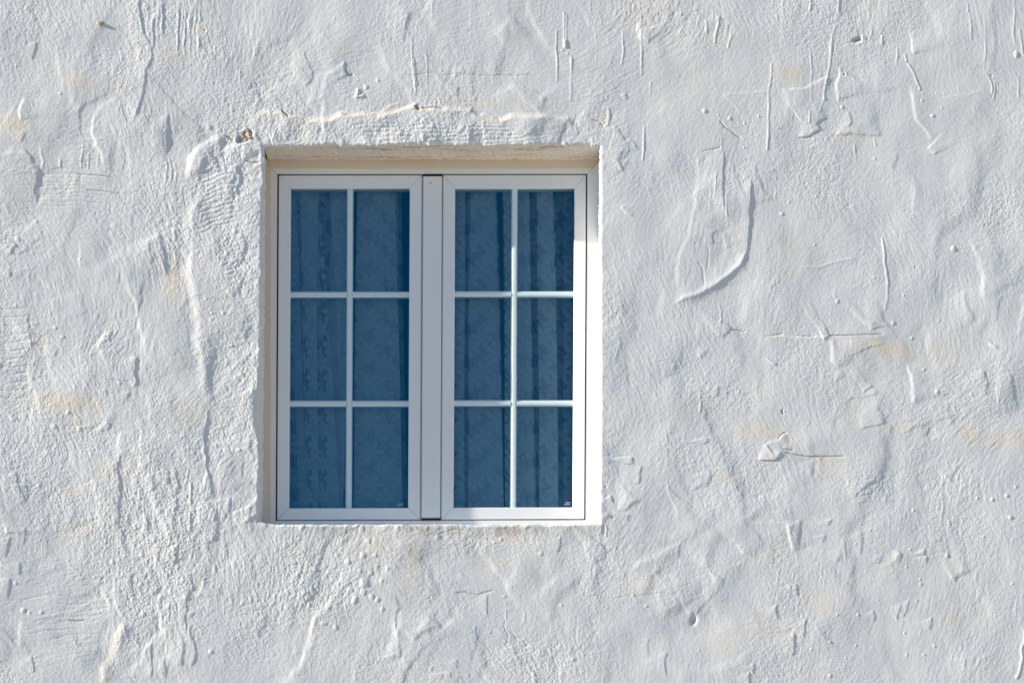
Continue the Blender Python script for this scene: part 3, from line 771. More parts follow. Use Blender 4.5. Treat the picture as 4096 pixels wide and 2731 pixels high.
lip(T7([(1665, 1090), (1650, 1200), (1640, 1330)]), 'R', 3.0, 24, 60); lip(T7([(1830, 640), (1780, 700), (1700, 750)]), 'U', 3.6, 28, 60, 1.0)
lip(T7([(1860, 390), (1790, 460), (1770, 560)]), 'L', 3.0, 14, 50, 1.2); lip(T7([(1850, 265), (1868, 300), (1858, 335)]), 'L', 3.4, 7, 24); BARE[:] = np.maximum(BARE, .12 * blob(*T7([(1850, 290)])[0], 11, 14))
lip(T7([(2010, 0), (2005, 70)]), 'L', 3.4, 8, 34); lip(T7([(2080, 70), (2060, 120), (2060, 190)]), 'L', 3.0, 9, 40); lip(T7([(2070, 290), (1990, 350), (1900, 370)]), 'U', 3.0, 9, 36, 1.2); lip(T7([(1985, 390), (1975, 450)]), 'L', 2.8, 12, 40)
lip(T7([(1830, 660), (2000, 760), (2150, 700), (2320, 620)]), 'D', 3.4, 24, 60); lip(T7([(2352, 640), (2200, 790), (2050, 1000)]), 'U', 2.6, 38, 80); lip(T7([(1680, 830), (1500, 1000), (1420, 1180)]), 'U', 3.0, 26, 80)
for x, y, r, h in ((160, 890, 20, 9), (150, 685, 14, 6), (185, 585, 13, 6), (140, 505, 14, 5), (45, 735, 14, 6), (100, 990, 13, 6), (210, 980, 12, 6), (250, 1000, 11, 6), (155, 945, 14, 6), (285, 1065, 10, 6),
                   (230, 690, 10, 5), (60, 930, 14, 5), (40, 880, 12, 5), (665, 555, 11, 4), (1280, 490, 12, 6), (1100, 572, 8, 4), (1048, 597, 6, 4), (1865, 430, 5, -5), (1815, 218, 6, -5), (2005, 965, 7, 4),
                   (1520, 1035, 8, 3), (1375, 680, 11, 4), (850, 665, 12, 4), (2095, 1040, 7, 4), (130, 800, 10, 5), (210, 820, 10, 5), (320, 780, 10, 5), (280, 870, 9, 5), (90, 1010, 10, 5)):
    nub(*T7([(x, y)])[0], r, h)
for x, y0, y1 in ((360, 1360, 1420), (400, 1280, 1410), (640, 1440, 1500), (690, 1490, 1560), (745, 1480, 1540), (785, 1390, 1470), (860, 1490, 1550), (1145, 970, 1000), (1005, 960, 1110), (1510, 560, 680), (2315, 600, 720), (2230, 1340, 1520), (2100, 1230, 1400)):
    lip(T7([(x, y0), (x + 4, (y0 + y1) / 2), (x - 3, y1)]), 'L', 2.0, 6, 20, .8)
# lower right
lip(T8([(610, 290), (560, 370), (490, 430), (370, 480)]), 'U', 3.4, 38, 80); lip(T8([(250, 380), (200, 460), (130, 520), (0, 575), (-100, 590)]), 'U', 3.6, 32, 80)
lip(T8([(290, 540), (225, 610), (200, 680), (165, 800)]), 'L', 3.2, 28, 70); lip(T8([(560, 590), (480, 650), (440, 700)]), 'U', 2.8, 36, 70); lip(T8([(270, 850), (240, 890), (180, 900)]), 'U', 2.6, 36, 70)
lip(T8([(120, 850), (60, 1000), (-60, 1080), (-200, 1120)]), 'U', 4.0, 26, 80); lip(T8([(420, 720), (300, 960), (160, 1120)]), 'U', 2.4, 38, 80); lip(T8([(500, 1360), (330, 1440), (100, 1470), (-100, 1440)]), 'D', 3.4, 26, 80)
lip(T8([(160, 50), (185, 120), (150, 190), (60, 240)]), 'U', 2.8, 10, 50)
lip(T8([(715, 460), (740, 560), (765, 680)]), 'R', 4.0, 10, 40, .4); lip(T8([(835, 440), (818, 560), (808, 640)]), 'L', 2.8, 12, 50); lip(T8([(1025, 450), (1015, 500)]), 'L', 2.6, 7, 20)
ridge(T8([(1500, 640), (1470, 720), (1410, 780), (1392, 830)]), 3.6, 14, .6, .2); lip(T8([(1385, 690), (1370, 760)]), 'L', 2.6, 14, 40)
lip(T8([(2010, 770), (1930, 800), (1840, 860)]), 'U', 3.0, 16, 50)
lip(T8([(1330, 200), (1240, 250), (1150, 300)]), 'U', 3.0, 10, 40, 1.6); lip(T8([(1940, 60), (1880, 130), (1870, 180)]), 'L', 3.0, 8, 26, 1.5)
ridge(T8([(1800, 250), (1790, 400), (1780, 480), (1810, 620), (1830, 690)]), 1.7, 5, .8, .05); ridge(T8([(1835, 440), (1845, 490)]), 3, 6, .3, .2)
ridge(T8([(2345, 1180), (2330, 1330), (2332, 1450), (2305, 1560)]), 2.4, 5, .6, .05); ridge(T8([(2305, 1030), (2295, 1120)]), 2, 5, .5); ridge(T8([(2280, 560), (2278, 640)]), 1.8, 5, .5)
for x, y0, y1 in ((840, 1100, 1250), (770, 1200, 1400), (780, 860, 960), (470, 1480, 1590), (500, 1430, 1500), (650, 1030, 1130), (1110, 560, 720), (1230, 520, 700), (1070, 640, 730), (1500, 990, 1130), (1550, 980, 1100), (1720, 1100, 1200), (1320, 1060, 1160), (1660, 640, 700), (1680, 690, 740), (1000, 560, 620), (1945, 1350, 1440)):
    lip(T8([(x, y0), (x + 5, (y0 + y1) / 2), (x - 4, y1)]), 'L', 2.6, 7, 18, 1.0)
q = blob(*T8([(78, 1135)])[0], 13, 20, 15) ** 1.6
H -= 9 * q; BARE[:] = np.maximum(BARE, .25 * q)
lip(T8([(40, 1110), (75, 1090), (100, 1110)]), 'U', 2.5, 14, 40)
for x, y, r in ((2255, 425, 13), (1822, 690, 13), (1590, 380, 9), (1292, 517, 7), (1190, 610, 7), (1225, 478, 6), (1210, 1095, 9), (1062, 1092, 7), (1020, 1280, 10), (1190, 1305, 7), (1635, 850, 7), (1637, 883, 8), (1570, 645, 8),
                (1345, 995, 6), (1612, 997, 7), (1268, 800, 6), (950, 858, 6), (2075, 565, 8), (2072, 590, 6), (1015, 1515, 11), (1118, 1392, 6), (1495, 880, 5), (1540, 770, 6), (780, 353, 4), (2135, 308, 12), (2235, 285, 11), (2295, 220, 9), (2030, 295, 9), (2275, 890, 8),
                (1040, 865, 5), (1136, 697, 5), (1450, 395, 6), (1630, 462, 5), (1925, 852, 7), (1870, 855, 7), (2030, 930, 6), (1535, 1215, 7), (895, 1335, 8), (990, 1385, 6), (1740, 1310, 8), (1660, 1375, 6), (2258, 1175, 6), (110, 1340, 6), (220, 1140, 6)):
    nub(*T8([(x, y)])[0], r * .75, r * .55)
# scattered grit caught in the paint
for _ in range(90):
    x, y = rng.uniform(0, 4096), rng.uniform(0, 2731)
    if rng.random() < 0.25 + 0.6 * rough[min(NY - 1, int((y - gy[0]) / STEP)), min(NX - 1, int((x - gx[0]) / STEP))]:
        r = rng.uniform(3.5, 7.5)
        nub(x, y, r, r * rng.uniform(.3, .55), rng.uniform(.8, 1.5))
for _ in range(50):
    x, y, l = rng.uniform(0, 4096), rng.uniform(0, 2700), rng.uniform(25, 110)
    ridge([(x, y), (x + rng.normal(0, 3), y + l / 2), (x + rng.normal(0, 5), y + l)], rng.uniform(.7, 1.5), 3.4, .5, .2)

# -- stains
sn = gnoise(22) * .5 + gnoise(60) * .5
streak_v = gnoise(7, 60)
for x, y, rx, ry, a, ang in [(320, 330, 70, 26, .5, 35), (440, 345, 70, 25, .38, 5), (60, 500, 50, 50, .42, 0), (820, 118, 40, 12, .5, 10), (690, 225, 110, 30, .25, 0), (1060, 225, 90, 30, 0, 0),
                             (1860, 140, 60, 30, 0, 0), (2590, 110, 110, 50, .42, 30), (2640, 30, 90, 60, .3, 0), (2880, 172, 75, 22, .5, 10), (2960, 140, 70, 30, .35, 30), (3160, 300, 70, 30, .42, 25),
                             (3250, 372, 60, 22, .35, 10), (3440, 562, 80, 16, .35, 5), (3900, 322, 60, 16, .3, 15), (3560, 1390, 130, 26, .45, 8), (3720, 1410, 70, 40, .3, 30), (3600, 1715, 190, 22, .45, 8),
                             (3900, 1740, 150, 32, .62, 12), (4060, 1750, 70, 40, .5, 0), (3030, 1720, 110, 30, .38, 10), (3160, 1748, 60, 12, .5, -15), (3030, 1690, 60, 20, .2, 0), (2900, 1912, 50, 12, .5, 8),
                             (3000, 1915, 60, 14, .35, 10), (3300, 1850, 60, 40, .3, 20), (3560, 2255, 28, 40, .5, 35), (3080, 2500, 100, 60, .38, 0), (2880, 2570, 110, 40, .32, 10), (3300, 2420, 80, 40, .35, 30), (3080, 2230, 80, 20, .3, 0),
                             (260, 1610, 170, 34, .48, 3), (430, 1625, 110, 50, .38, -10), (740, 1650, 70, 40, .38, 0), (750, 1430, 60, 12, .45, -12), (700, 1130, 40, 60, .45, 0), (440, 1290, 60, 30, .25, 0), (170, 1370, 30, 20, .35, 0),
                             (440, 1000, 0.1, 1, 0, 0), (430, 2650, 26, 60, .45, 20), (300, 2110, 90, 26, .28, 0), (450, 1890, 80, 40, .28, 30), (300, 1970, 60, 20, .3, 0), (1640, 2280, 34, 120, .3, 3), (1680, 2130, 40, 40, .35, 0),
                             (1990, 2260, 70, 12, .35, -12), (2130, 2170, 60, 30, .3, 0), (2100, 2150, 200, 25, .2, 0), (1500, 2180, 90, 60, .25, 0), (1560, 2240, 40, 40, .3, 0), (2560, 2330, 80, 60, .25, 0), (2350, 470, 120, 30, .22, 10), (2230, 440, 100, 30, .25, 5),
                             (2000, 415, 130, 20, .25, 0), (1700, 385, 200, 22, .18, 5), (3160, 1340, 0.1, 1, 0, 0), (960, 1350, 0.1, 1, 0, 0), (2160, 140, 60, 40, 0, 0), (3380, 2350, 60, 30, .22, 0), (3800, 2480, 50, 26, .28, 0), (3250, 1545, 70, 24, .25, 0)]:
    if a:
        OCH[:] = np.maximum(OCH, a * blob(x, y, rx, ry, ang) * np.clip(1.0 + .55 * sn + .25 * streak_v, 0, 2))
for x, y, rx, ry, a, ang in [(2000, 2118, 420, 26, .42, 0), (1300, 2115, 260, 30, .25, 0), (1670, 2310, 26, 110, .2, 2), (2270, 2130, 120, 40, .25, 0), (1660, 2190, 40, 80, .28, 0), (1860, 2210, 200, 40, .16, 0), (2130, 2290, 40, 60, .18, 0),
                             (2600, 70, 80, 40, .16, 0), (3110, 1000, 60, 110, .14, 20), (2760, 1640, 110, 50, .16, 0), (1520, 2200, 60, 90, .2, 10), (2840, 560, 80, 160, .06, 0), (700, 430, 120, 90, .05, 0)]:
    DIRT[:] = np.maximum(DIRT, a * blob(x, y, rx, ry, ang) * np.clip(1.0 + .6 * sn + .5 * streak_v, 0, 2))
OCH += 0.05 * np.clip(gnoise(80) - .2, 0, 2) + 0.10 * np.clip(rough - .55, 0, 1)
OCH = np.clip(OCH * .68, 0, .6); DIRT = np.clip(DIRT, 0, .8); BARE = np.clip(BARE, 0, 1)

# ------------------------------------------------------------------ wall mesh with the window opening cut along an uneven edge
iL, iR = int(np.argmin(abs(gx - 1042))), int(np.argmin(abs(gx - 2398)))
jT, jB = int(np.argmin(abs(gy - 585))), int(np.argmin(abs(gy - 2094)))
jit = lambda n, s: np.convolve(rng.standard_normal(n + 40), np.exp(-np.linspace(-2, 2, 2 * s + 1) ** 2), 'same')[20:20 + n] / math.sqrt(s)
xl = np.interp(gy, [560, 600, 900, 1260, 1550, 1660, 1710, 1770, 1850, 2030, 2090, 2120], [1057, 1057, 1051, 1045, 1036, 1028, 1026, 1039, 1037, 1034, 1029, 1028]) + .7 * jit(NY, 2) + 1.2 * jit(NY, 9)
xr = np.interp(gy, [560, 590, 640, 1700, 2090], [2396, 2398, 2400, 2400, 2397]) + .3 * jit(NY, 2) + .9 * jit(NY, 9)
yt = np.interp(gx, [1000, 1063, 1250, 1330, 1345, 1366, 1500, 1700, 2000, 2324, 2360, 2398], [590, 588, 584, 580, 577, 591, 586, 584, 583, 581, 584, 591]) + .9 * jit(NX, 2) + 1.4 * jit(NX, 8)
yb = np.interp(gx, [1030, 1060, 1100, 1400, 2200, 2360, 2398], [2086, 2090, 2095, 2096, 2096, 2094, 2090]) + .5 * jit(NX, 2) + 1.0 * jit(NX, 8)


def fall(d, r):
    return np.clip(1 - np.abs(d) / r, 0, 1)


fy = fall(np.maximum(np.maximum(gy[jT] - Y, Y - gy[jB]), 0), 70)
fx = fall(np.maximum(np.maximum(gx[iL] - X, X - gx[iR]), 0), 70)
PX = X + (xl[:, None] - gx[iL]) * fall(X - gx[iL], 70) * fy + (xr[:, None] - gx[iR]) * fall(X - gx[iR], 70) * fy
PY = Y + (yt[None, :] - gy[jT]) * fall(Y - gy[jT], 70) * fx + (yb[None, :] - gy[jB]) * fall(Y - gy[jB], 70) * fx
# rounded, lumpy arris round the opening
dx = np.maximum(np.maximum(gx[iL] - X, X - gx[iR]), 0); dy = np.maximum(np.maximum(gy[jT] - Y, Y - gy[jB]), 0)
dedge = np.hypot(dx, dy)
near = np.clip(1 - dedge / 11.0, 0, 1)
H -= near ** 2 * (5.0 + np.where(X > 2300, .8, 2.5) * gnoise(16))
lump = np.exp(-(dedge / 26) ** 2)
H += lump * np.where(X > 2300, .45, 1.0) * (1.0 * np.maximum(gnoise(8) - .2, 0) + .8 * gnoise(20))
# quiet towards the outer border
fade = smooth01((X + 210) / 150) * smooth01((4305 - X) / 150) * smooth01((Y + 160) / 120) * smooth01((2893 - Y) / 120)
H = H * fade

V = np.stack([(PX - 2048) / 1000, -H / 1000, (1365.5 - PY) / 1000], -1).reshape(-1, 3)
idx = np.arange(NX * NY).reshape(NY, NX)
keep = np.ones((NY - 1, NX - 1), bool); keep[jT:jB, iL:iR] = False
Q = np.stack([idx[:-1, :-1], idx[1:, :-1], idx[1:, 1:], idx[:-1, 1:]], -1)[keep]
# the wall goes on plainly beyond the picture: a ring out to the house's edges and down to the ground
ring_in = np.concatenate([idx[0, :], idx[1:, -1], idx[-1, -2::-1], idx[-2:0:-1, 0]])
rin = V[ring_in]
nV = len(V); rings = [ring_in]; extraV = []
for t in (0.12, 0.3, 0.6, 1.0):
    tgt = np.stack([np.interp(rin[:, 0], [-2.258, 2.258], [-9, 9]), np.zeros(len(rin)), np.interp(rin[:, 2], [-1.528, 1.524], [GZ - .2, 3.2])], -1)
    ev = rin * (1 - t) + tgt * t
    ev[:, 1] = 0
    extraV.append(ev); rings.append(nV + np.arange(len(rin))); nV += len(rin)
RQ = []
for a, b in zip(rings, rings[1:]):
    RQ.append(np.stack([a, np.roll(a, -1), np.roll(b, -1), b], -1))
Vall = np.concatenate([V] + extraV)
Qall = np.concatenate([Q] + RQ)
# drop unused grid vertices inside the opening
used = np.zeros(len(Vall), bool); used[Qall.ravel()] = True
remap = np.cumsum(used) - 1
house = empty('house', label='white limewashed house wall with raking trowel marks around the window', category='house')
wall_me = grid_mesh('wall', Vall[used], remap[Qall], [plaster], False)
for nm, A in (('ochre', OCH), ('dirt', DIRT), ('bare', BARE)):
    full = np.concatenate([A.ravel(), np.zeros(len(Vall) - NX * NY)])
    attr(wall_me, nm, full[used])
wall = link('wall', wall_me, house)

# masonry behind the plaster, so that the wall has its thickness
cv, cf = [], []
for b in ((-9, -1.09, .03, .32, GZ - .2, 3.2), (.43, 9, .03, .32, GZ - .2, 3.2), (-1.09, .43, .03, .32, .86, 3.2), (-1.09, .43, .03, .32, GZ - .2, -.83)):
    v, f = box(*b)
    cf += [tuple(i + len(cv) for i in q) for q in f]; cv += v
link('wall_core', mesh_from('wall_core', cv, cf, room_paint), house)


# reveals of the opening: from the uneven plaster edge back to the window frame
def reveal(name, front_ids, back, mat, amp=0.0016, parent=house, **props):
    front = V[front_ids]
    n, m = len(front), 26
    P = np.zeros((n, m, 3))
    for k in range(m):
        t = k / (m - 1)
        P[:, k] = front * (1 - t) + back * t
        P[:, k, 1] = front[:, 1] * (1 - t) + back[:, 1] * t
        # leave the ragged edge quickly, so that the ripples do not run through to the frame
        s = 1 - (1 - t) ** 3
        P[:, k, 0] = front[:, 0] * (1 - s) + back[:, 0] * s
        P[:, k, 2] = front[:, 2] * (1 - s) + back[:, 2] * s
    bump = rng.standard_normal((n, m))
    for _ in range(3):
        bump = (bump + np.roll(bump, 1, 0) + np.roll(bump, -1, 0) + np.roll(bump, 1, 1) + np.roll(bump, -1, 1)) / 5
    bump *= amp / bump.std(); bump[:, 0] = 0; bump[:, -1] = 0
    axis = 2 if name in ('soffit', 'sill') else 0
    P[:, :, axis] += bump
    ii = np.arange(n * m).reshape(n, m)
    q = np.stack([ii[:-1, :-1], ii[1:, :-1], ii[1:, 1:], ii[:-1, 1:]], -1).reshape(-1, 4)
    return link(name, grid_mesh(name, P.reshape(-1, 3), q, [mat], True), parent, **props)


YB = 0.172
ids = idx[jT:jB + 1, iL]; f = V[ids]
reveal('reveal', ids, np.stack([np.interp(f[:, 2], [-.73, .79], [-1.012, -.998]), np.full(len(f), YB), f[:, 2]], -1), side_bounce)
ids = idx[jT:jB + 1, iR]; f = V[ids]
reveal('reveal', ids, np.stack([np.full(len(f), .352), np.full(len(f), YB), f[:, 2]], -1), side_paint)
ids = idx[jT, iL:iR + 1]; f = V[ids]
reveal('soffit', ids, np.stack([f[:, 0], np.full(len(f), YB), np.full(len(f), .782)], -1), cream)
ids = idx[jB, iL:iR + 1]; f = V[ids]
reveal('sill', ids, np.stack([f[:, 0], np.full(len(f), YB), np.full(len(f), -.731)], -1), side_paint)


# stones: grit showing in the plaster
def stone(x, y, r, out, color, seed, asp=(1, .7, .6), **props):
    r_ = random.Random(seed)
    verts, faces = [], []
    nu, nv = 8, 5
    for j in range(nv + 1):
        ph = math.pi * j / nv
        for i in range(nu):
            a = 2 * math.pi * i / nu
            k = r * r_.uniform(.78, 1.15)
            verts.append((k * asp[0] * math.sin(ph) * math.cos(a), k * asp[2] * math.cos(ph), k * asp[1] * math.sin(ph) * math.sin(a)))
    for j in range(nv):
        for i in range(nu):
            faces.append((j * nu + i, j * nu + (i + 1) % nu, (j + 1) * nu + (i + 1) % nu, (j + 1) * nu + i))
    m, *_ = material('stone', color, .9, .2)
    me = mesh_from('stone', verts, faces, m)
    o = link('stone', me, house, **props)
    base = -H[int((y - gy[0]) / STEP), int((x - gx[0]) / STEP)] / 1000
    o.location = ((x - 2048) / 1000, base - out / 1000, (1365.5 - y) / 1000)
    o.rotation_euler = (0, r_.uniform(-.5, .5), 0)
    return o


stone(*T1([(690, 165)])[0], .0145, 0.2, (0.50, 0.41, 0.35), 1, (1.2, .75, .5), label='reddish brown pebble stuck in the plaster')
for k, (x, y, r, c) in enumerate([(975, 545, .012, (.27, .24, .21)), (993, 536, .013, (.30, .27, .23)), (1001, 552, .010, (.22, .19, .16)), (984, 558, .009, (.26, .23, .2)), (965, 538, .008, (.31, .29, .26)), (990, 522, .008, (.24, .21, .18))]):
    stone(x, y, r * 1.2, -1.0, tuple(1.8 * q for q in c), 20 + k)

# ------------------------------------------------------------------ the room behind
rv, rf = [], []
X0, X1, Y0, Y1, Z0, Z1 = -2.6, 2.0, .325, 4.5, -1.75, 1.0
rv = [(X0, Y0, Z0), (X1, Y0, Z0), (X1, Y1, Z0), (X0, Y1, Z0), (X0, Y0, Z1), (X1, Y0, Z1), (X1, Y1, Z1), (X0, Y1, Z1)]
link('room', mesh_from('room', rv, [(0, 1, 2, 3), (7, 6, 5, 4), (3, 2, 6, 7), (0, 3, 7, 4), (1, 5, 6, 2)], room_paint), kind='structure')

# ------------------------------------------------------------------ the window
YF = 0.150                                   # front of the outer frame
win = empty('window', label='white double casement window with six panes per sash, set back in the plaster', category='window')


def swept(name, q_out, q_in, yfront, ydepth, mat, parent, bev_in=0.004, bev_out=0.001, gap=0.0007, mats=None, drop=0.006):
    """Four mitred members between two quads (each TL, TR, BR, BL as (x, z)); the inner arris is rounded."""
    names = ('top_rail', 'stile', 'bottom_rail', 'stile')
    objs = []
    for k in range(4):
        A, Bq = k, (k + 1) % 4
        oa, ob, ia, ib = (Vector(q_out[A]), Vector(q_out[Bq]), Vector(q_in[A]), Vector(q_in[Bq]))
        along = (ob - oa).normalized() * gap
        oa, ia, ob, ib = oa + along, ia + along, ob - along, ib - along
        wdt = (ia - oa).length
        prof = [(0.0, ydepth), (0.0, bev_out), (bev_out / wdt, 0.0)]
        for t in range(5):
            an = math.pi / 2 * t / 4
            prof.append((1 - (bev_in * (1 - math.sin(an))) / wdt, bev_in * 1.0 * (1 - math.cos(an))))
        prof += [(1.0, drop + bev_in), (1.0, ydepth)]
        vs = []
        for a, b in ((oa, ia), (ob, ib)):
            for t, d in prof:
                p = a.lerp(b, t)
                vs.append((p.x, yfront + d, p.y))
        n = len(prof)
        fs = [(i, (i + 1) % n, n + (i + 1) % n, n + i) for i in range(n)]
        fs += [tuple(range(n - 1, -1, -1)), tuple(range(n, 2 * n))]
        me = mesh_from(names[k], vs, fs, mats[k] if mats else mat)
        objs.append(link(names[k], me, parent))
    return objs


def quad(px, y):
    """(x, z) of four measured pixels at depth y."""
    return [(W(a, b, y)[0], W(a, b, y)[2]) for a, b in px]


def flat_box(name, px0, px1, y0, y1, mat, parent, bev=0.0, **props):
    """A prism between measured corners px0 = (xl_top, y_top, xr_top), px1 = (xl_bot, y_bot, xr_bot); bevelled vertical arrises."""
    tl, tr = W(px0[0], px0[1], y0), W(px0[2], px0[1], y0)
    bl, br = W(px1[0], px1[1], y0), W(px1[2], px1[1], y0)
    prof = []
    for (l, r) in ((tl, tr), (bl, br)):
        prof.append([(l[0], y1, l[2]), (l[0], y0 + bev, l[2]), (l[0] + bev, y0, l[2]), (r[0] - bev, y0, r[2]), (r[0], y0 + bev, r[2]), (r[0], y1, r[2])])
    vs = prof[0] + prof[1]
    fs = [(i, (i + 1) % 6, 6 + (i + 1) % 6, 6 + i) for i in range(6)] + [(5, 4, 3, 2, 1, 0), (6, 7, 8, 9, 10, 11)]
    return link(name, mesh_from(name, vs, fs, mat), parent, **props)


outer = empty('outer_frame', win)
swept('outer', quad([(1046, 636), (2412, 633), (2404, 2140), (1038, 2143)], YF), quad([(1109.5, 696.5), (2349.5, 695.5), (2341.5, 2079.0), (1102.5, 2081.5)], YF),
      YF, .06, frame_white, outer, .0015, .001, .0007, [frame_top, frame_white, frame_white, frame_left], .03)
# near-black strip set into the sash gaps as painted shade
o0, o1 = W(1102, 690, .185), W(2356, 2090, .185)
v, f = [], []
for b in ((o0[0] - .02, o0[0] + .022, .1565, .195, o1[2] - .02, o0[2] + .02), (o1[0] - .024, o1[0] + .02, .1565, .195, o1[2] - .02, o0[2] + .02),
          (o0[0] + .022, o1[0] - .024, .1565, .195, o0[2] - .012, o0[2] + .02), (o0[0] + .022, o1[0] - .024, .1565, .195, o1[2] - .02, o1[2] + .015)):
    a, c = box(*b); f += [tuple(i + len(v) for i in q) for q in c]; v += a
link('gap_shade', mesh_from('gap_shade', v, f, dark_gap), outer)
flat_box('seal_strip', (1684, 700, 1780), (1676, 2078, 1772), .1535, .19, groove_grey, win)

YS = 0.148
GLASS_Y = 0.164


def make_sash(out_px, in_px, bar_px, hb1, hb2, mark):
    s = empty('sash', win)
    swept('sash', quad(out_px, YS), quad(in_px, YS), YS, .045, frame_white, s, .0045, .0015, .0007, None, .006)
    (tl, tr, br, bl) = in_px

    def edge(a, b, y):                     # x on a side at height y
        return a[0] + (b[0] - a[0]) * (y - a[1]) / (b[1] - a[1])
    bt, bb = bar_px                        # (x centre, y) top, bottom
    hw = 13.0
    bx = lambda y: bt[0] + (bb[0] - bt[0]) * (y - bt[1]) / (bb[1] - bt[1])

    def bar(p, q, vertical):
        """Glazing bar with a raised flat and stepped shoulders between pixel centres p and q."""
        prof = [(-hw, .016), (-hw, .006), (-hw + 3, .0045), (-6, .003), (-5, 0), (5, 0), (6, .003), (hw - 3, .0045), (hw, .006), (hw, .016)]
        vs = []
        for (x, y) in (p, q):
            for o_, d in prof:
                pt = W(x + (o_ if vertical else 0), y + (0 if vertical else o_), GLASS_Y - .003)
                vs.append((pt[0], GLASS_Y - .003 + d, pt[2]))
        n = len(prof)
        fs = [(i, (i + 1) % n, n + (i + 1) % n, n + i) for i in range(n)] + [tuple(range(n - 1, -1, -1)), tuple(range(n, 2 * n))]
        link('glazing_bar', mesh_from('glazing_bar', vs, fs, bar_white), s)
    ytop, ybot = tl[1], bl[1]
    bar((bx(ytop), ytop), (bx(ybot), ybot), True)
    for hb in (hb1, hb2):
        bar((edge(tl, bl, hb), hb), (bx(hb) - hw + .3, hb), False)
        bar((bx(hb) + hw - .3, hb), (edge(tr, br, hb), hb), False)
    rows = [ytop, hb1 - hw + 1, hb1 + hw - 1, hb2 - hw + 1, hb2 + hw - 1, ybot]
    for r in range(3):
        ya, yb_ = rows[2 * r], rows[2 * r + 1]
        for side in (0, 1):
            if side == 0:
                cs = [(edge(tl, bl, ya), ya), (bx(ya) - hw + 1, ya), (bx(yb_) - hw + 1, yb_), (edge(tl, bl, yb_), yb_)]
            else:
                cs = [(bx(ya) + hw - 1, ya), (edge(tr, br, ya), ya), (edge(tr, br, yb_), yb_), (bx(yb_) + hw - 1, yb_)]
            vs = [W(a, b, GLASS_Y) for a, b in cs]
            link('glass_pane', mesh_from('glass_pane', vs, [(0, 3, 2, 1)], glass), s)
    # maker's mark etched at the foot of the pane: two short rows of worn characters
    v, f = [], []
    mx_, my_, up = mark
    for row, (yy, xs) in enumerate(((0, (4, 8, 11, 16, 19)), (7.5, (-1, 3, 7, 10.5, 14, 18)))):
        for k, xx in enumerate(xs):
            a = W(mx_ + xx - 1.3, my_ + yy - 1.9 - (k % 2) * .6, GLASS_Y - .0004); c = W(mx_ + xx + 1.5, my_ + yy + 1.9, GLASS_Y - .0004)
            n = len(v); v += [(a[0], a[1], a[2]), (a[0], a[1], c[2]), (c[0], a[1], c[2]), (c[0], a[1], a[2])]; f.append((n, n + 1, n + 2, n + 3))
    link('glass_mark', mesh_from('glass_mark', v, f, etched), s)
    # slim gasket round the glass
    return s


make_sash([(1115.5, 702.5), (1687, 702), (1679.5, 2076), (1108.5, 2078)], [(1163.5, 753.5), (1639, 753), (1632, 2029.5), (1156.5, 2031)],
          ((1401, 755), (1395, 2030)), 1178, 1613.5, (1592, 2013.5, 1))
make_sash([(1773.5, 701.5), (2344, 700.5), (2336.5, 2073.5), (1766, 2076)], [(1820.5, 753), (2297.5, 752.5), (2290, 2027.5), (1813.5, 2028.5)],
          ((2058.5, 754), (2052.5, 2028)), 1176, 1611.5, (2260, 2009, 1))
flat_box('mullion', (1693.5, 706, 1767.5), (1686, 2071, 1759.5), .144, .19, frame_white, win, .0015)
flat_box('rubber_cap', (1691, 697.5, 1771), (1690, 706.5, 1769), .146, .18, rubber, win, .001)
flat_box('rubber_cap', (1686, 2070.8, 1764), (1688, 2079.5, 1761), .141, .18, rubber, win, .001)
a = W(1722, 734, .1438)
link('fleck', mesh_from('fleck', [(a[0] - .007, .1438, a[2] - .0055), (a[0] + .0, .1430, a[2] - .0015), (a[0] + .007, .1438, a[2] + .005), (a[0] - .001, .1430, a[2] + .002)], [(0, 1, 2, 3)], brown_fleck), win)

# ------------------------------------------------------------------ lace curtains
def lace_weave(u, v):
    """Density of the lace at cloth coordinates in mm: leafy flowers in offset rows on a net."""
    d = np.zeros_like(u)
    P = 134.0
    for cx, cy, R, n, ph in ((38, 40, 52, 7, .3), (92, 8, 44, 6, .9), (150, 66, 50, 7, .1), (205, 110, 40, 6, .5), (118, 96, 26, 5, .2)):
        du = (u - cx + 115) % 230 - 115
        dv = (v - cy + P / 2) % P - P / 2
        r = np.hypot(du, dv) + 1e-6
        a = np.arctan2(dv, du)
        pet = np.abs(np.cos(n * .5 * (a + ph)))
        body = (r < R * (.30 + .70 * pet ** .6)) & (r > 3.4)
        vein = np.abs(np.sin(n * .5 * (a + ph) + math.pi / 2)) * r < 0
        d = np.maximum(d, np.where(body, .78 + .22 * pet, 0) * np.where((np.abs(np.sin(n * (a + ph))) * r < 1.7) & (r > 8), .55, 1))
        d[r < 3.4] = 0
    for k in range(4):                                              # trailing stems
        x0 = 20 + 57 * k
        cxv = x0 + 16 * np.sin(v * 2 * math.pi / P + k * 1.7)
        du = np.abs((u - cxv + 115) % 230 - 115)
        d = np.maximum(d, np.where(du < 2.4, .9, 0))
    return d


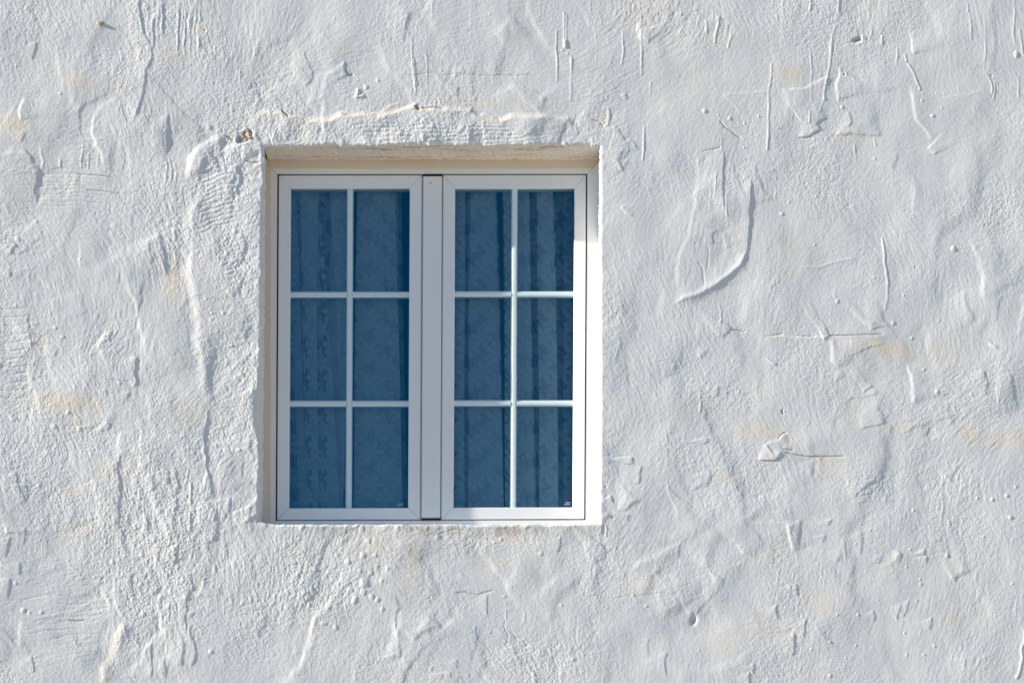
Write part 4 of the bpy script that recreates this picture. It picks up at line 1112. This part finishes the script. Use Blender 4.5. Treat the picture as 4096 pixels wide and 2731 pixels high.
def curtain(label, top, bot, uoff, dark_strips):
    """top / bot: lists of (px, depth mm) along the cloth; S-folds make it double back."""
    STEPC = 3.0
    t = np.array(top, float); b = np.array(bot, float)
    seg = np.abs(np.diff(t[:, 0])) + .5 * np.abs(np.diff(t[:, 1]))
    cu = np.concatenate([[0], np.cumsum(seg)])
    n = int(cu[-1] / STEPC) + 1
    u = np.linspace(0, cu[-1], n)

    def sample(a):
        x, y = np.interp(u, cu, a[:, 0]), np.interp(u, cu, a[:, 1])
        ker = np.exp(-np.linspace(-2, 2, 7) ** 2); ker /= ker.sum()
        pad = lambda q: np.concatenate([np.full(3, q[0]), q, np.full(3, q[-1])])
        return np.convolve(pad(x), ker, 'valid'), np.convolve(pad(y), ker, 'valid')
    xt, yt_ = sample(t); xb, yb_ = sample(b)
    z0, z1 = 735.0, 2060.0
    m = int((z1 - z0) / STEPC) + 1
    s = np.linspace(0, 1, m)[:, None]
    wav = 2.5 * np.sin(s * 5.0 + u[None, :] / 90)
    px = xt * (1 - s) + xb * s + wav
    dep = .204 + (yt_ * (1 - s) + yb_ * s + 1.2 * np.sin(s * 7 + u[None, :] / 37)) / 1000
    py = (z0 + (z1 - z0) * s) + 0 * px
    sc = (D_CAM + .204) / D_CAM
    P = np.stack([(px - 2048) / 1000 * sc, dep, Z_CAM + ((1365.5 - py) / 1000 - Z_CAM) * sc], -1).reshape(-1, 3)
    ii = np.arange(n * m).reshape(m, n)
    q = np.stack([ii[:-1, :-1], ii[1:, :-1], ii[1:, 1:], ii[:-1, 1:]], -1).reshape(-1, 4)
    me = grid_mesh('curtain', P, q, [lace], True)
    U, Vv = np.broadcast_to(u[None, :] + uoff, px.shape), py
    attr(me, 'weave', lace_weave(U, Vv).ravel())
    cov = np.full(px.shape, 1.0)
    for (a0, a1), (b0, b1), c in dark_strips:                          # strips with cover lowered to make the fold valleys dark
        x0, x1 = a0 * (1 - s) + b0 * s, a1 * (1 - s) + b1 * s
        k = smooth01((px - wav - x0) / 5 + .5) * smooth01((x1 - px + wav) / 5 + .5)
        cov = cov * (1 - k) + c * k
    attr(me, 'cover', cov.ravel())
    av = me.attributes.new('lace_uv', 'FLOAT_VECTOR', 'POINT')
    av.data.foreach_set('vector', np.stack([U / 1000, Vv / 1000, 0 * U], -1).astype(np.float32).ravel())
    return link('lace_curtain', me, None, label=label, category='curtain', group='lace curtains behind the panes')


curtain('white floral lace curtain hanging behind the left sash, dim in the shade',
        [(1100, 6), (1182, 2), (1140, 9), (1275, 0), (1197, 10), (1412, 0), (1318, 12), (1585, 0), (1427, 14), (1604, 10)],
        [(1095, 6), (1236, 2), (1200, 9), (1270, 0), (1255, 10), (1376, 0), (1300, 12), (1612, 0), (1412, 14), (1632, 10)], 12,
        [((1182, 1202), (1160, 1230), .72), ((1276, 1319), (1363, 1381), .62), ((1412, 1428), (1402, 1413), .08), ((1586, 1606), (1613, 1634), .4)])
curtain('white floral lace curtain in deep folds behind the right sash, partly sunlit',
        [(1790, 6), (1860, 0), (1802, 10), (1986, 0), (1880, 14), (2116, 0), (2012, 12), (2216, 0), (2150, 14), (2330, 6)],
        [(1785, 6), (1862, 2), (1840, 8), (2016, 0), (1870, 14), (2142, 0), (2042, 12), (2236, 0), (2156, 14), (2330, 6)], 70,
        [((1858, 1880), (1858, 1872), .5), ((1986, 2010), (2017, 2024), .08), ((2116, 2150), (2142, 2156), .38), ((2216, 2252), (2237, 2262), .4), ((2252, 2340), (2262, 2340), .5)])
